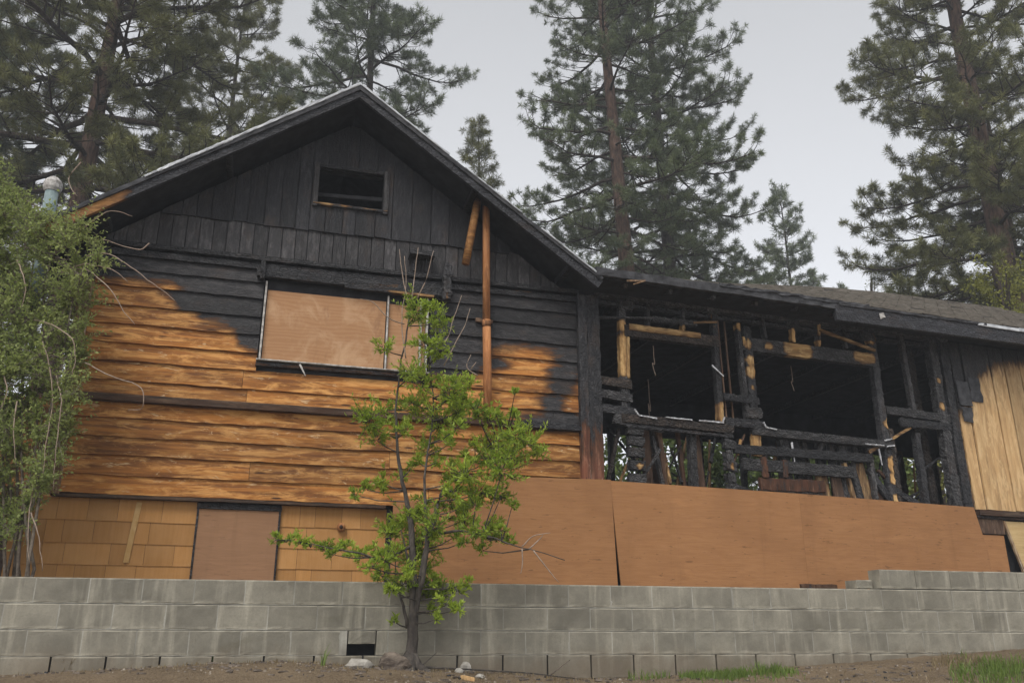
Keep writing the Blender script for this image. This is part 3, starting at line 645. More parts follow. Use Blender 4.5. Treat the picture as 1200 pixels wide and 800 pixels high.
# window sills and what melted over them
wb('window_sill', (.40,-.03,4.06),(1.95,-.03,4.03),.12,.12,'charx',jit=.18); wb('window_sill', (2.25,-.03,4.04),(4.42,-.03,4.00),.12,.12,'charx',jit=.12); wb('sill_board', (.45,-.05,3.97),(1.95,-.05,3.94),.04,.05,'charx',jit=.3)
for (a, za, b_, zb) in ((.56,4.17,.62,4.10),(.62,4.10,.86,4.08),(.98,4.105,1.35,4.10),(1.45,4.10,1.80,4.10),(1.79,4.11,1.82,4.17),(2.39,4.15,2.42,4.09),(2.42,4.09,2.58,4.07),(4.28,4.05,4.40,4.08),(4.30,3.97,4.42,3.99),(3.95,3.98,4.25,3.975)):
    wb('melted_trim', (a,-.10,za),(b_,-.10,zb),.019,.02,'melt',ch=0,jit=1.1,seg=9)
for uu, z0, z1 in ((2.82,3.66,3.93),(4.20,3.72,3.94)): wb('drip', (uu,-.05,z1),(uu+.02,-.05,z0),.03,.02,'melt',ch=0,jit=.5,taper=.4)
# clapboard stubs left at the main corner
for (z, e) in ((4.50,.56),(4.33,.56),(4.15,.60)): wb('siding_remnant', (.10,-.05,z+.02),(e,-.05,z-.01),.12,.04,'charx',jit=.28)
wb('siding_remnant', (.30,-.04,4.06),(.98,-.04,3.95),.16,.05,'charx',jit=.35,taper=.5)
# below the windows
for j, z in enumerate((3.93,3.80,3.66,3.50,3.34)): wb('stacked_block', (.48+.01*(j%2),-.02,z),(.70,-.02,z-.01),.13,.08,'charx',jit=.25,seg=5,chf=patch([(.62,3.48,.05)]))
wb('stud', (.16,.05,3.1),(.16,.05,4.1),.04,.08,jit=.3); wb('lean_stick', (.22,.06,3.2),(.42,.06,3.95),.05,.05,jit=.3); wb('lean_stick', (.60,.0,3.25),(.94,.0,3.72),.035,.03,jit=.3)
wb('stud', (.83,.15,3.1),(.80,.15,4.0),.13,.05,'brown_board',ch=.15,jit=.1); wb('lean_board', (1.03,.10,3.1),(.88,.10,3.98),.05,.06,jit=.2); wb('lean_board', (1.08,.13,3.1),(1.0,.13,3.98),.07,.04,'brown_board',ch=.2,jit=.1)
wb('lean_board', (1.32,.12,3.1),(1.26,.12,4.0),.05,.05,'brown_board',ch=.35,jit=.1); wb('stud', (1.42,.05,3.1),(1.40,.05,4.0),.11,.09,jit=.18); wb('lean_board', (1.55,.12,3.1),(1.50,.12,4.0),.13,.04,'brown_board',ch=.2,jit=.08)
for j, z in enumerate((3.98,3.84,3.70,3.56,3.42,3.28)): wb('charred_lump', (1.86+.04*((j*3)%2),-.03,z+.06),(1.88,-.03,z-.06),.17 if j%2 else .12,.10,'charz',jit=.35,seg=4,chf=patch([(1.88,3.55,.05)] if j == 3 else []))
wb('lean_stick', (1.9,.02,3.35),(2.30,.02,3.22),.08,.06,'charx',jit=.3)
wb('stud', (2.31,-.01,3.72),(2.30,-.01,4.0),.13,.08,ch=.12,jit=.1); wb('splinter', (2.02,-.02,3.72),(2.08,-.02,3.92),.035,.02,ch=.2); wb('splinter', (1.95,.0,3.6),(2.16,.0,4.0),.025,.015,'brown_board',ch=.2)
for (a, w) in ((2.75,.16),(2.95,.10),(3.10,.09),(3.28,.05),(3.50,.08),(3.66,.16),(3.9,.09),(4.1,.08)): wb('stud', (a,.06,3.1),(a,.06,4.0),w,.08,jit=.18)
wb('lean_stick', (3.22,.03,3.8),(3.40,.03,4.0),.06,.05,jit=.2)
wb('siding_remnant', (1.95,-.05,3.79),(4.06,-.05,3.80),.13,.04,'charx',jit=.22,seg=34); wb('siding_remnant', (2.05,-.06,3.60),(3.72,-.06,3.59),.17,.04,'charx',jit=.18,seg=30)
wb('siding_remnant', (2.28,-.05,3.36),(3.25,-.05,3.38),.17,.05,'post',ch=.42,jit=.25,seg=20); wb('siding_remnant', (2.26,-.04,3.27),(3.2,-.04,3.26),.10,.05,'charx',jit=.3)
wb('scorched_stub', (2.36,-.075,3.44),(2.35,-.075,3.70),.10,.03,'post',ch=.40,jit=.3,seg=8); wb('scorched_stub', (2.66,-.078,3.46),(2.67,-.078,3.68),.08,.03,'post',ch=.45,jit=.3,seg=8)
wb('lean_board', (3.30,.02,3.2),(3.26,.02,3.62),.19,.03,'plank',ch=.3,jit=.05); wb('lean_board', (3.52,.01,3.2),(3.48,.01,3.62),.17,.03,'brown_board',ch=.1,jit=.05)
wb('lean_board', (3.74,.0,3.2),(3.64,.0,3.72),.06,.05,'plank',ch=.32,jit=.08); wb('lean_board', (3.84,.02,3.2),(3.78,.02,3.74),.09,.06,jit=.15); wb('lean_board', (4.0,.03,3.2),(3.9,.03,3.74),.15,.03,'plank',ch=.32,jit=.05); wb('lean_board', (4.06,-.02,3.1),(4.06,-.02,3.95),.07,.06,jit=.25)
wb('lean_board', (4.34,-.01,3.2),(4.02,-.01,3.66),.10,.06,jit=.2); wb('lean_board', (4.22,.04,3.2),(4.0,.04,3.5),.16,.03,'brown_board',ch=.3); wb('lean_stick', (4.2,.02,3.66),(4.42,.02,3.45),.04,.04,'brown_board',ch=.3,jit=.2)
wb('lean_stick', (4.4,.0,3.4),(4.9,.0,3.16),.09,.07,'charx',jit=.25); wb('pale_scrap', (2.32,-.12,3.225),(2.9,-.12,3.215),.05,.02,'plank',ch=.1,jit=.2)
dbr = random.Random(31)
for k in range(34):
    a = dbr.uniform(.3,5.2); z = dbr.uniform(3.15,3.75); L_ = dbr.uniform(.25,.75); g = dbr.gauss(1.2,.6)
    wb('debris_stick', (a,dbr.uniform(.0,.5),z),(a+L_*math.cos(g),dbr.uniform(.0,.5),min(z+L_*math.sin(g),4.0)),dbr.uniform(.02,.05),dbr.uniform(.02,.04),dbr.choice(('charz','charz','brown_board','plank')),ch=dbr.choice((1.0,1.0,.4)),jit=.35,taper=.6)
for (a, z0, z1, y) in ((.98,4.70,5.10,.12),(1.30,4.15,4.9,.9),(3.2,4.75,5.1,.3)):
    b = MB(); b.tube(smooth([Vector((a,y,z1)),Vector((a+.012,y,z0*.6+z1*.4)),Vector((a-.02,y,z0*.3+z1*.7-.12)),Vector((a+.015,y,z0))],5,.008), .005, 5, 0); b.build('hanging_wire', M['twig'], wing)
for k in range(9):
    wb('ceiling_joist', (.5+1.05*k,.2,5.66),(.5+1.05*k,4.5,5.66),.06,.10,'charx',jit=.2,seg=12)
# far posts of the rear wall seen through the gaps
for k in range(11):
    wb('rear_post', (.6+.9*k,4.5,3.1),(.6+.9*k,4.5,5.1),.10 if k%3 else .26,.1,'brown_board' if k%3==0 else 'charz',ch=.3 if k%3==0 else 1.0,jit=.15)
b = MB(); b.box(.0,10.2,-.47,.0,5.665,5.685); b.build('soffit', M['soot_and_shade'], wing)
# wing roof
def wt(u): return interp(u, [(0,.462),(2,.472),(4,.495),(6,.55),(7.5,.575),(11,.59)])
EV, ZE = -.52, 5.76
def wroof(u, y):
    sag = .0
    if y <= 3.2: return ZE + (y-EV)*wt(u) + .010*nz(u*1.3, y*1.3, 4)
    return ZE + (3.2-EV)*wt(u) - (y-3.2)*.62
wr = MB(); us = np.linspace(-.12, 10.5, 54); ysr = [EV, 0, .8, 1.6, 2.4, 3.2, 4.1, 5.0]
V = [(u, y+ (.03*nz(u*4,1,1) if y == EV and u < 3.6 else 0), wroof(u, y)) for y in ysr for u in us]; nn = len(us)
V += [(a, b_, c-.05) for a, b_, c in V]; N0 = nn*len(ysr)
F = [(j*nn+i, j*nn+i+1, (j+1)*nn+i+1, (j+1)*nn+i) for j in range(len(ysr)-1) for i in range(nn-1)]
F += [tuple(N0+q for q in f[::-1]) for f in list(F)]
F += [(i, N0+i, N0+i+1, i+1) for i in range(nn-1)]+[(j*nn, (j+1)*nn, N0+(j+1)*nn, N0+j*nn) for j in range(len(ysr)-1)]
wr.add(V, F); wroof_o = wpart(wr, 'wing_roof', M['tar'])
sh = MB(); rr = random.Random(5)
for r in range(27):
    y0 = EV-.03+.138*r; u = .3 if r > 1 else 3.4
    u += .15*(r % 2)
    while u < 10.3:
        w = .28; y1 = y0+.15+rr.uniform(-.012,.012)
        if rr.random() > (.25 if u < 3.0 else .02):
            j = rr.uniform(0,.006); yl = y0+rr.uniform(-.008,.008)
            za, zb_ = wroof(u, max(yl,EV))+.020+j, wroof(u+w, max(yl,EV))+.020+j; zc_, zd = wroof(u, y1)+.008, wroof(u+w, y1)+.008
            sh.add([(u,yl,za),(u+w-.008,yl,zb_),(u+w-.008,y1,zd),(u,y1,zc_),(u,yl,za-.014),(u+w-.008,yl,zb_-.014)], [(0,1,2,3),(0,4,5,1),(0,3,4),(1,5,2)])
        u += .285
sh.build('shingles', M['shingle'], wroof_o, kind='stuff')
def wf(nm, p0, p1, w, d, mat, jit=.1, ch=1.0, seg=30):
    wb.k += 1; b = MB(); b.beam(p0, p1, w, d, seg, jit, ch=ch, seed=wb.k); return b.build(nm, M[mat], wroof_o)
wf('burnt_eave', (-.1,EV-.01,ZE-.035),(3.75,EV-.01,ZE-.04),.11,.06,'tar',.22); wf('burnt_eave', (1.6,EV-.03,ZE+.01),(3.9,EV-.03,ZE+.0),.05,.05,'tar',.5)
wf('fascia', (3.35,EV-.02,ZE-.155),(10.3,EV-.02,ZE-.135),.20,.05,'rake',.03)
wf('fascia_cap', (3.4,EV-.045,ZE-.03),(5.9,EV-.045,ZE-.03),.035,.04,'tar',.4)
wf('metal_edge', (5.75,EV-.055,ZE-.035),(6.5,EV-.055,ZE-.045),.045,.02,'flash',.12,0,12); wf('metal_edge', (6.5,EV-.06,ZE-.04),(10.3,EV-.06,ZE-.03),.05,.02,'flash',.08,0,24)
wf('peeling_scrap', (4.05,EV-.06,ZE-.13),(4.13,EV-.06,ZE-.10),.07,.01,'white',.3,0,4); wf('splinter', (.30,EV-.05,ZE-.12),(.55,EV-.06,ZE-.09),.018,.01,'trim',.3,0,5); wf('splinter', (.38,EV-.06,ZE-.16),(.52,EV-.06,ZE-.10),.014,.01,'trim',.3,0,5)
# vertical plank wall at the right end
b = MB(); b.box(5.66,10.2,-.01,.05,3.14,3.20); plk = wpart(b, 'plank_wall', M['brown_board'])
def charP(u, z): return clamp(.5+(z-interp(u, [(5.6,4.50),(5.9,4.74),(6.1,5.06),(6.35,5.28),(6.8,5.40),(7.2,5.46),(9,5.6)]))/.24, -.1, 1.15)
u = 5.70; sd = 900
for w in (.20,.27,.26,.27,.30,.27,.26,.3,.28,.3,.3,.3,.3,.3,.3):
    sd += 1; vboard(u+.009, u+w-.012, 3.21, 5.62, 5.62, -.052+random.uniform(-.014,.010), M['plank'], sd, plk, charP, 'plank', .03); u += w
    strip('batten', (u,-.012,3.2),(u,-.012,5.62),.03,.02,M['brown_board'],plk,chf=lambda q: charP(q.x,q.z)+.5)
strip('ragged_edge', (5.66,-.03,3.2),(5.66,-.03,4.6),.07,.03,M['trim'],plk,chf=lambda q:.35+.4*nz(q.z*9,1,1),jit=.5,seg=26)
for (a, b_, z0, z1, yy) in ((5.72,5.93,4.66,5.02,-.086),(5.735,5.915,4.43,4.645,-.084),(5.945,6.15,4.74,5.10,-.083)):
    b = MB(); V = [(a+random.uniform(-.02,.02) if x == 0 else b_+random.uniform(-.02,.02), yy+.01*random.random(), z0+(z1-z0)*k/4+random.uniform(-.012,.012)) for k in range(5) for x in (0,1)]
    V += [(x, y+.006, z) for x, y, z in V]; b.add(V, [(2*k,2*k+1,2*k+3,2*k+2) for k in range(4)]+[(10+2*k,12+2*k,13+2*k,11+2*k) for k in range(4)]); b.build('tar_paper', M['tar'], plk)
strip('sill_board', (5.68,-.085,3.155),(10.0,-.085,3.155),.075,.09,M['ledge'],plk,chf=lambda q:.1,seg=30,jit=.06)
strip('sill_board', (5.66,-.06,3.095),(10.0,-.06,3.095),.03,.07,M['ledge'],plk,chf=lambda q:.5,seg=30,jit=.06)
b = MB(); b.box(5.68,6.12,-.075,-.045,2.88,3.075,.0); b.build('trim_block', M['brown_board'], plk)
b = MB(); b.box(5.62,6.10,-.06,-.04,2.0,2.865); b.build('plywood_sheet', M['ply'], plk)
b = MB(); b.beam((6.38,-.10,2.1),(6.13,-.07,3.06),.035,.03,10,.05,ch=0); b.build('batten', M['trim'], plk)
b = MB(); V = [(6.40,-.10,2.1),(7.4,-.10,2.1),(7.4,-.07,3.06),(6.155,-.07,3.06)]; V += [(a,b_+.02,c) for a,b_,c in V]; b.add(V, [(0,1,2,3),(7,6,5,4),(0,4,5,1),(1,5,6,2),(2,6,7,3),(3,7,4,0)]); b.build('plywood_sheet', M['ply_pale'], plk)

# ------------------------------------------------------------------ plywood hoarding in front of the lower storey
PL = thing('plywood_barrier', 'long row of brown painted plywood sheets boarding up the wing below its burned windows', 'barrier', (.9275,10.2607,0), R(15.7))
def sheet(pts, y, rot, th=.018):
    b = MB(); n = len(pts); V = [(u,y+0*z,z) for u,z in pts]+[(u,y+th,z) for u,z in pts]
    b.add(V, [tuple(range(n)), tuple(range(2*n-1,n-1,-1))]+[(i,i+n,(i+1)%n+n,(i+1)%n) for i in range(n)]); o = b.build('plywood_panel', M['ply'], PL); o.rotation_euler = (0,0,rot); return o
sheet([(-2.345,1.9),(.215,1.9),(.17,3.27),(-1.2,3.245),(-1.24,2.95),(-2.34,2.93)], -.20, 0)
sheet([(.262,1.9),(2.745,1.9),(2.74,3.245),(.155,3.262)], -.195, WROT, .02)
sheet([(2.75,1.9),(5.645,1.9),(5.645,2.6),(5.52,3.205),(2.745,3.245)], -.190, WROT, .02)
b = MB(); b.box(2.3,2.95,-.215,-.197,2.05,2.20); 
# loose scrap of wood lying on the wall top
b = MB(); b.beam((2.55,.10,2.012),(2.95,.11,2.012),.05,.028,8,.25,ch=.3); o = b.build('wood_scrap', M['brown_board']); o.location = (.4,8.3,0); o.rotation_euler = (0,0,R(13.2)); tag(o, 'weathered scrap of lumber lying on top of the block wall below the plywood', 'lumber')

# ------------------------------------------------------------------ foliage generators
def rand_dirs(n): 
    v = rng.normal(size=(n,3)); return v/np.linalg.norm(v, axis=1, keepdims=True)
def needles(centers, dirs, rad, N=34, width=.020):
    N = int(N*1.5)
    T = len(centers); c = np.repeat(centers, N, 0); d = np.repeat(dirs, N, 0); r = np.repeat(rad, N)
    v = rand_dirs(T*N) + d*.42; v /= np.linalg.norm(v, axis=1, keepdims=True)
    s = np.cross(v, rand_dirs(T*N)); s /= np.linalg.norm(s, axis=1, keepdims=True)
    ln = (r*rng.uniform(.65,1.1,T*N))[:,None]; b = c - d*(r*rng.uniform(0,.55,T*N))[:,None] 
    w = width*rng.uniform(.7,1.3,(T*N,1))
    V = np.stack([b - s*w*.35, b+v*ln*.45 + s*w*.5, b+v*ln, ], 1).reshape(-1,3)
    F = np.arange(T*N*3).reshape(-1,3)
    tone = np.repeat(np.clip(np.repeat(rng.beta(1.6,2.2,T), N)+rng.normal(0,.12,T*N),0,1), 3)
    return V, F, tone
def pine(label, px, py, Y, H, r0, crown0, crad, nb, seed, lean=(0,0), mat='needle', bark='bark', top_shape=.5, tuft=.2, sub=.34, sparse=0.0, dead=6, maxtop=None, N=34, width=.02, bend=0.0, zr=None, density=1.0, azbias=None, clear=.12):
    rr = random.Random(seed); nb = int(nb*1.5); P = at(px, py, Y); z0 = ground_z(P.x, P.y)-.1
    base = Vector((P.x-lean[0]*(P.z-z0), P.y-lean[1]*(P.z-z0), z0))
    t = thing('pine_tree', label, 'tree', base, 0, 'pines behind the house')
    tr = MB(); m = 22; path = []
    for i in range(m+1):
        k = i/m; z = H*k
        path.append(Vector((lean[0]*z+.12*nz(k*3, seed, 1)*min(1,k*4), lean[1]*z+.12*nz(k*3, seed, 8)*min(1,k*4), z)))
    rads = [r0*((1-k)**.85*.95+.05)*(1.25 if k == 0 else 1) for k in [i/m for i in range(m+1)]]
    tr.tube(path, rads, 12); tr.build('trunk', M[bark], t, True)
    def tp(z): 
        k = clamp(z/H)*m; i = min(int(k), m-1); return path[i].lerp(path[i+1], k-i), rads[i]
    br = MB(); cen = []; dr = []; ra = []
    ga = rr.uniform(0,6)
    for i in range(nb+dead):
        isdead = i >= nb
        k = (i+.5)/nb if not isdead else rr.uniform(-.18,.12)
        z = H*(crown0+(1-crown0)*k)
        if z < 1 : continue
        ga += 2.4+rr.uniform(-.5,.5)
        if zr and not (zr[0] < z+z0 < zr[1]): continue
        if clear and k < .75 and math.sin(ga) < -.55 and not isdead and rr.random() < clear: continue
        prof = (1-max(0,k))**top_shape*min(1,.55+max(k,0)*2.2)
        Lb = crad*prof*rr.uniform(.55,1.12)
        if isdead: Lb = crad*rr.uniform(.25,.6)
        if Lb < .25: Lb = .25
        p, rt = tp(z); az = Vector((math.cos(ga), math.sin(ga), 0))
        el = -.25+.95*max(k,0)+rr.uniform(-.2,.2); n = 7; q = p.copy(); pts = [q.copy()]
        side = Vector((-az.y, az.x, 0)); curv = rr.uniform(-.35,.35)
        for j in range(1, n+1):
            s = j/n; e = el-.35*math.sin(s*2.6)+.55*s*s
            dvec = (az*math.cos(e)+Vector((0,0,math.sin(e)))+side*curv*s).normalized()
            dvec += Vector((rr.uniform(-.13,.13),)*1+(rr.uniform(-.13,.13), rr.uniform(-.13,.13)))
            q = q+dvec*(Lb/n); pts.append(q.copy())
        rb = max(.012, min(rt*.55, .012+.014*Lb)); br.tube(pts, [rb*(1-.82*j/n) for j in range(n+1)], 6)
        if isdead:
            for j in range(3):
                a = pts[3+j]; b2 = a+Vector((rr.uniform(-.5,.5), rr.uniform(-.5,.5), rr.uniform(-.5,.2)))*Lb*.3; br.tube([a, (a+b2)/2+Vector((0,0,.05)), b2], [rb*.35,rb*.25,rb*.1], 4)
            continue
        def tuftat(c, d, sc=1.0):
            if rr.random() < sparse+.13: return
            cen.append(tuple(c)); dr.append(tuple((d.normalized()*.8+Vector((0,0,.35))).normalized())); ra.append(tuft*sc*rr.uniform(.75,1.25))
        tuftat(pts[-1], pts[-1]-pts[-2], 1.1)
        s = .26
        while s < 1.0:
            j = min(int(s*n), n-1); a = pts[j].lerp(pts[j+1], s*n-j); fw_ = (pts[j+1]-pts[j]).normalized()
            for sg in (1,-1):
                if rr.random() < .18: continue
                ls = sub*Lb*rr.uniform(.5,1.1)*(1.15-.75*s)+.15
                sdv = (fw_*rr.uniform(.4,.9)+side*sg*rr.uniform(.5,1)+Vector((0,0,rr.uniform(-.12,.55)))).normalized()
                e1 = a+sdv*ls*.5+Vector((0,0,-.04*ls)); e2 = a+sdv*ls+Vector((0,0,.10*ls))
                br.tube([a, e1, e2], [rb*(1-.8*s)*.5+.004, .009, .005], 4, cap=False)
                tuftat(e2, e2-e1, 1.05)
                nt = int(ls/.17*density+.5)
                for q_ in range(nt):
                    f = .35+.6*(q_+rr.random())/max(1,nt); c = a.lerp(e2, f)
                    od = (sdv+side*rr.uniform(-1,1)+Vector((0,0,rr.uniform(-.2,.9)))).normalized(); ee = c+od*rr.uniform(.10,.30)
                    br.tube([c, ee], [.006,.004], 3, cap=False); tuftat(ee, od, .95)
            s += rr.uniform(.17,.34)/max(Lb,.6)
    br.build('branches', M[bark if bark=='bark_dark' else 'bark_dark'], t, True)
    if cen:
        cen = np.array(cen); V, F, tone = needles(cen, np.array(dr), np.array(ra), N, width)
        np_mesh('crown', V, F, M[mat], tone, t)
    return len(cen)
TUFTS = []
TUFTS.append(pine('big olive-green pine with thick trunk behind the left roof slope', 110,150,19, 24, .34, .27, 6.2, 76, 3, (.012,0), 'needle_warm', 'bark', .45, .22, .38, .04, clear=.3))
TUFTS.append(pine('dark slender pine rising straight behind the ridge of the gable', 435,50,27, 31, .24, .40, 4.3, 66, 5, (0,0), 'needle', 'bark_dark', .55, .23, .36, .08))
TUFTS.append(pine('tall pine with bare reddish lower trunk, left one of the close pair', 733,300,24, 27, .33, .36, 4.1, 60, 8, (-.045,0), 'needle', 'bark', .5, .20, .36, .12, 9))
TUFTS.append(pine('tall dark-trunked pine, right one of the close pair behind the wing', 785,310,28, 29, .33, .30, 4.6, 74, 13, (-.02,0), 'needle', 'bark_dark', .55, .22, .36, .08, 7))
TUFTS.append(pine('small cone-shaped pine standing alone against the sky right of the pair', 927,335,38, 19.8, .18, .12, 5.8, 74, 23, (-.015,0), 'needle', 'bark_dark', .85, .25, .34, .25, 2, N=26, width=.03, clear=0))
TUFTS.append(pine('huge dense pine with thick trunk filling the right edge of the sky', 1166,250,22, 28, .40, .20, 4.2, 104, 34, (.0,0), 'needle_warm', 'bark', .4, .22, .38, .0))
TUFTS.append(pine('reddish pine trunk half cut off by the right picture edge', 1194,320,24, 17, .26, .45, 3.0, 34, 55, (.0,0), 'needle_warm', 'bark', .5, .21, .36, .0))
TUFTS.append(pine('dark pine whose branch tips reach in at the upper left edge', -110,100,21, 24, .3, .18, 5.6, 66, 89, (0,0), 'needle', 'bark_dark', .45, .22, .36, .0))
TUFTS.append(pine('short bushy young pine poking up behind the right slope of the gable', 560,205,25, 15.4, .14, .35, 2.3, 40, 91, (0,0), 'needle_warm', 'bark_dark', .8, .22, .36, .0, 0))
TUFTS.append(pine('low wide pine behind the wing roof at the foot of the pair', 792,330,32, 16, .18, .45, 2.9, 44, 97, (0,0), 'needle', 'bark_dark', .7, .24, .36, .0, 0))
TUFTS.append(pine('old pine seen only as greenery between the left pine and the gable', 270,150,30, 25, .26, .25, 5.2, 58, 101, (0,0), 'needle_warm', 'bark_dark', .45, .24, .36, .0, 2))
print('tufts', TUFTS)

def leaves(cen, axis, size, wid, par_tone):
    "flat pointed leaves, folded a little along the midrib"
    n = len(cen); ax = axis/np.linalg.norm(axis, axis=1, keepdims=True)
    s = np.cross(ax, rand_dirs(n)); s /= np.linalg.norm(s, axis=1, keepdims=True); up = np.cross(s, ax)
    L_ = size[:,None]; W_ = (size*wid)[:,None]
    b = cen; tip = cen+ax*L_; m1 = cen+ax*L_*.5+s*W_*.5+up*W_*.15; m2 = cen+ax*L_*.5-s*W_*.5+up*W_*.15
    V = np.stack([b, m1, tip, m2], 1).reshape(-1,3); i = np.arange(n)*4
    F = np.concatenate([np.stack([i,i+1,i+2],1), np.stack([i,i+2,i+3],1)])
    return V, F, np.repeat(par_tone, 4)

# ------------------------------------------------------------------ the young leafy tree before the wall
def young_tree():
    Y0 = 7.72; base = at(481, 781, Y0); base.z = ground_z(base.x, base.y)-.03
    t = thing('young_tree', 'young bright green leafy tree growing at the foot of the block wall', 'tree', base)
    O = base; tr = MB(); rr = random.Random(4); prng = np.random.default_rng(5)
    stems = [([(481,785,0),(483,748,0),(485,705,0),(483,655,.0),(481,612,.02),(474,575,.04),(466,530,.05),(464,480,.06),(468,440,.04),(474,405,.02),(480,370,0)], .052),
             ([(485,730,0),(492,690,-.05),(500,645,-.08),(499,600,-.08),(497,560,-.06),(503,520,0),(508,480,.05),(505,440,.05),(500,400,.03)], .026),
             ([(490,690,0),(505,620,.1),(521,570,.15),(548,545,.2),(575,520,.2),(600,510,.15)], .022),
             ([(484,680,0),(474,640,-.1),(470,620,-.12)], .015), ([(478,735,.05),(470,700,.05),(464,672,.1),(463,645,.1)], .016),
             ([(481,640,0),(450,655,-.15),(420,648,-.25),(385,642,-.3),(350,634,-.35),(322,632,-.35)], .012),
             ([(497,630,0),(530,622,-.15),(565,626,-.2),(600,638,-.25),(630,646,-.27),(662,656,-.28)], .012)]
    nodes = []
    for pts, r in stems:
        P = [at(x, y, Y0+d)-O for x, y, d in pts]; n = len(P)
        if P[0].z < .2: P[0].z = -.1
        Ps = smooth(P, 4, .012); ns = len(Ps); tr.tube(Ps, [r*max(.10,(1-i/(ns-1))**1.7)*(1+.12*nz(i*.7,r*99,2)) + .003 for i in range(ns)], 9 if r > .02 else 6)
        for i in range(n-1):
            for f in (0,.33,.66): nodes.append(P[i].lerp(P[i+1], f))
    twg = MB()
    for pts in ([(480,358,0),(472,325,.05),(468,292,.05)],[(482,358,0),(486,320,0),(490,290,0)],[(488,352,0),(500,325,-.05),(508,294,-.05)],[(474,380,0),(455,372,-.05),(437,354,-.1),(422,350,-.1)],[(498,420,.05),(522,400,.1),(532,372,.1),(541,346,.12)],[(520,428,.1),(535,400,.1),(545,380,.1),(551,361,.1)],[(476,420,0),(472,395,0),(471,365,.02),(476,335,.02),(474,300,.02)],
                [(560,440,.1),(547,430,.1),(552,415,.1)],[(552,432,.1),(558,424,.1)],[(612,640,-.26),(625,628,-.26),(645,624,-.27)],[(620,643,-.26),(634,630,-.25),(636,626,-.25)],[(612,642,-.26),(612,660,-.26),(610,672,-.26)],[(625,645,-.27),(640,664,-.27),(655,682,-.27)]):
        P = [at(x, y, Y0+d)-O for x, y, d in pts]; P = smooth(P, 4, .006); n = len(P); twg = MB(); twg.tube(P, [.0065*(1-.6*i/(n-1)) for i in range(n)], 5); twg.build('bare_twig', M['twig'], t, True)
    clumps = [(487,366,19),(512,378,17),(498,404,17),(449,408,11),(516,412,13),(505,360,12),(480,438,12),(492,452,22),(486,479,20),(432,497,20),(441,515,14),(450,480,12),(528,464,20),(516,497,24),(545,475,14),(558,481,13),(582,487,9),(603,462,4),(504,527,15),(470,505,12),(450,566,13),(470,560,9),(417,580,7),(430,574,7),(579,521,22),(605,512,18),(617,520,20),(633,531,11),(600,540,20),(588,553,20),(572,540,18),(546,557,18),(561,578,20),(530,575,13),(525,590,14),(588,580,12),(540,595,10),
              (480,608,20),(456,626,14),(468,622,14),(495,641,22),(510,617,18),(485,655,16),(465,650,12),(540,611,12),(558,624,12),(582,632,8),(598,636,6),(565,645,7),(545,635,8),(324,632,7),(338,633,7),(351,635,8),(366,639,7),(381,645,9),(392,650,7),(402,641,8),(412,648,8),(423,653,10),(435,665,9),(450,656,11),(440,645,7),(446,674,11),(474,686,15),(460,690,8),(492,694,15),(505,680,12),(518,694,14),(536,692,9),(549,684,6),(538,714,7),(524,708,9),(500,716,7),(462,728,4),(508,726,5),(495,668,14),(478,670,12)]
    for k in range(46):
        x = rr.gauss(525, 48); y = rr.uniform(440, 640)
        if abs(x-525) < 95-.25*abs(y-520): clumps.append((x, y, rr.uniform(5,10)))
    cen = []; ax = []; sz = []; tn = []
    for (x, y, r) in clumps:
        dep = rr.uniform(-.36,.36); c = at(x, y, Y0+dep)-O; R_ = r/FPX*8.0*1.55
        near = min(nodes, key=lambda q: (q-c).length+ (.35 if q.z > c.z else 0))
        mid = near.lerp(c, .55)+Vector((0,0,-.05*(c-near).length)); tr.tube([near, mid, c], [.007,.005,.003], 5, cap=False)
        nt = max(3, int(9*(r/10)**1.8)+3); ctone = rr.uniform(.25,.7)
        for k in range(nt):
            d = Vector(rand_dirs(1)[0]); d.z = d.z*.8+.25; e = c+d*R_*rr.uniform(.35,1.15); s0 = c+d*R_*.1
            twg2 = [s0, s0.lerp(e,.5)+Vector((0,0,-.01)), e]; tr.tube(twg2, [.003,.0022,.0015], 3, cap=False)
            nl = rr.randint(15, 24)
            for q in range(nl):
                f = rr.uniform(.15, 1.0)**.8; p = s0.lerp(e, f)+Vector(rand_dirs(1)[0])*.006
                v = Vector(rand_dirs(1)[0])+d*.8+Vector((0,0,.3)); cen.append(tuple(p)); ax.append(tuple(v)); sz.append(rr.uniform(.024,.068)*(1.1-.35*f)); tn.append(clamp(ctone+.25*(f-.5)+rr.uniform(-.3,.35)))
    V, F, tone = leaves(np.array(cen), np.array(ax), np.array(sz), .31, np.array(tn))
    tr.build('trunk', M['stem'], t, True); np_mesh('crown', V, F, M['leaf'], tone, t)
    # gnarled root flare
    fl = MB()
    for k in range(7):
        a = k/7*6.28+.4; L_ = rr.uniform(.14,.26); fl.tube([Vector((0,0,.16)), Vector((math.cos(a)*.07, math.sin(a)*.07, .06)), Vector((math.cos(a)*L_, math.sin(a)*L_, -.02)), Vector((math.cos(a)*L_*1.6, math.sin(a)*L_*1.6, -.09))], [.05,.04,.025,.01], 7)
    fl.build('root', M['stem'], t, True)
    return len(cen)
print('leaves', young_tree())

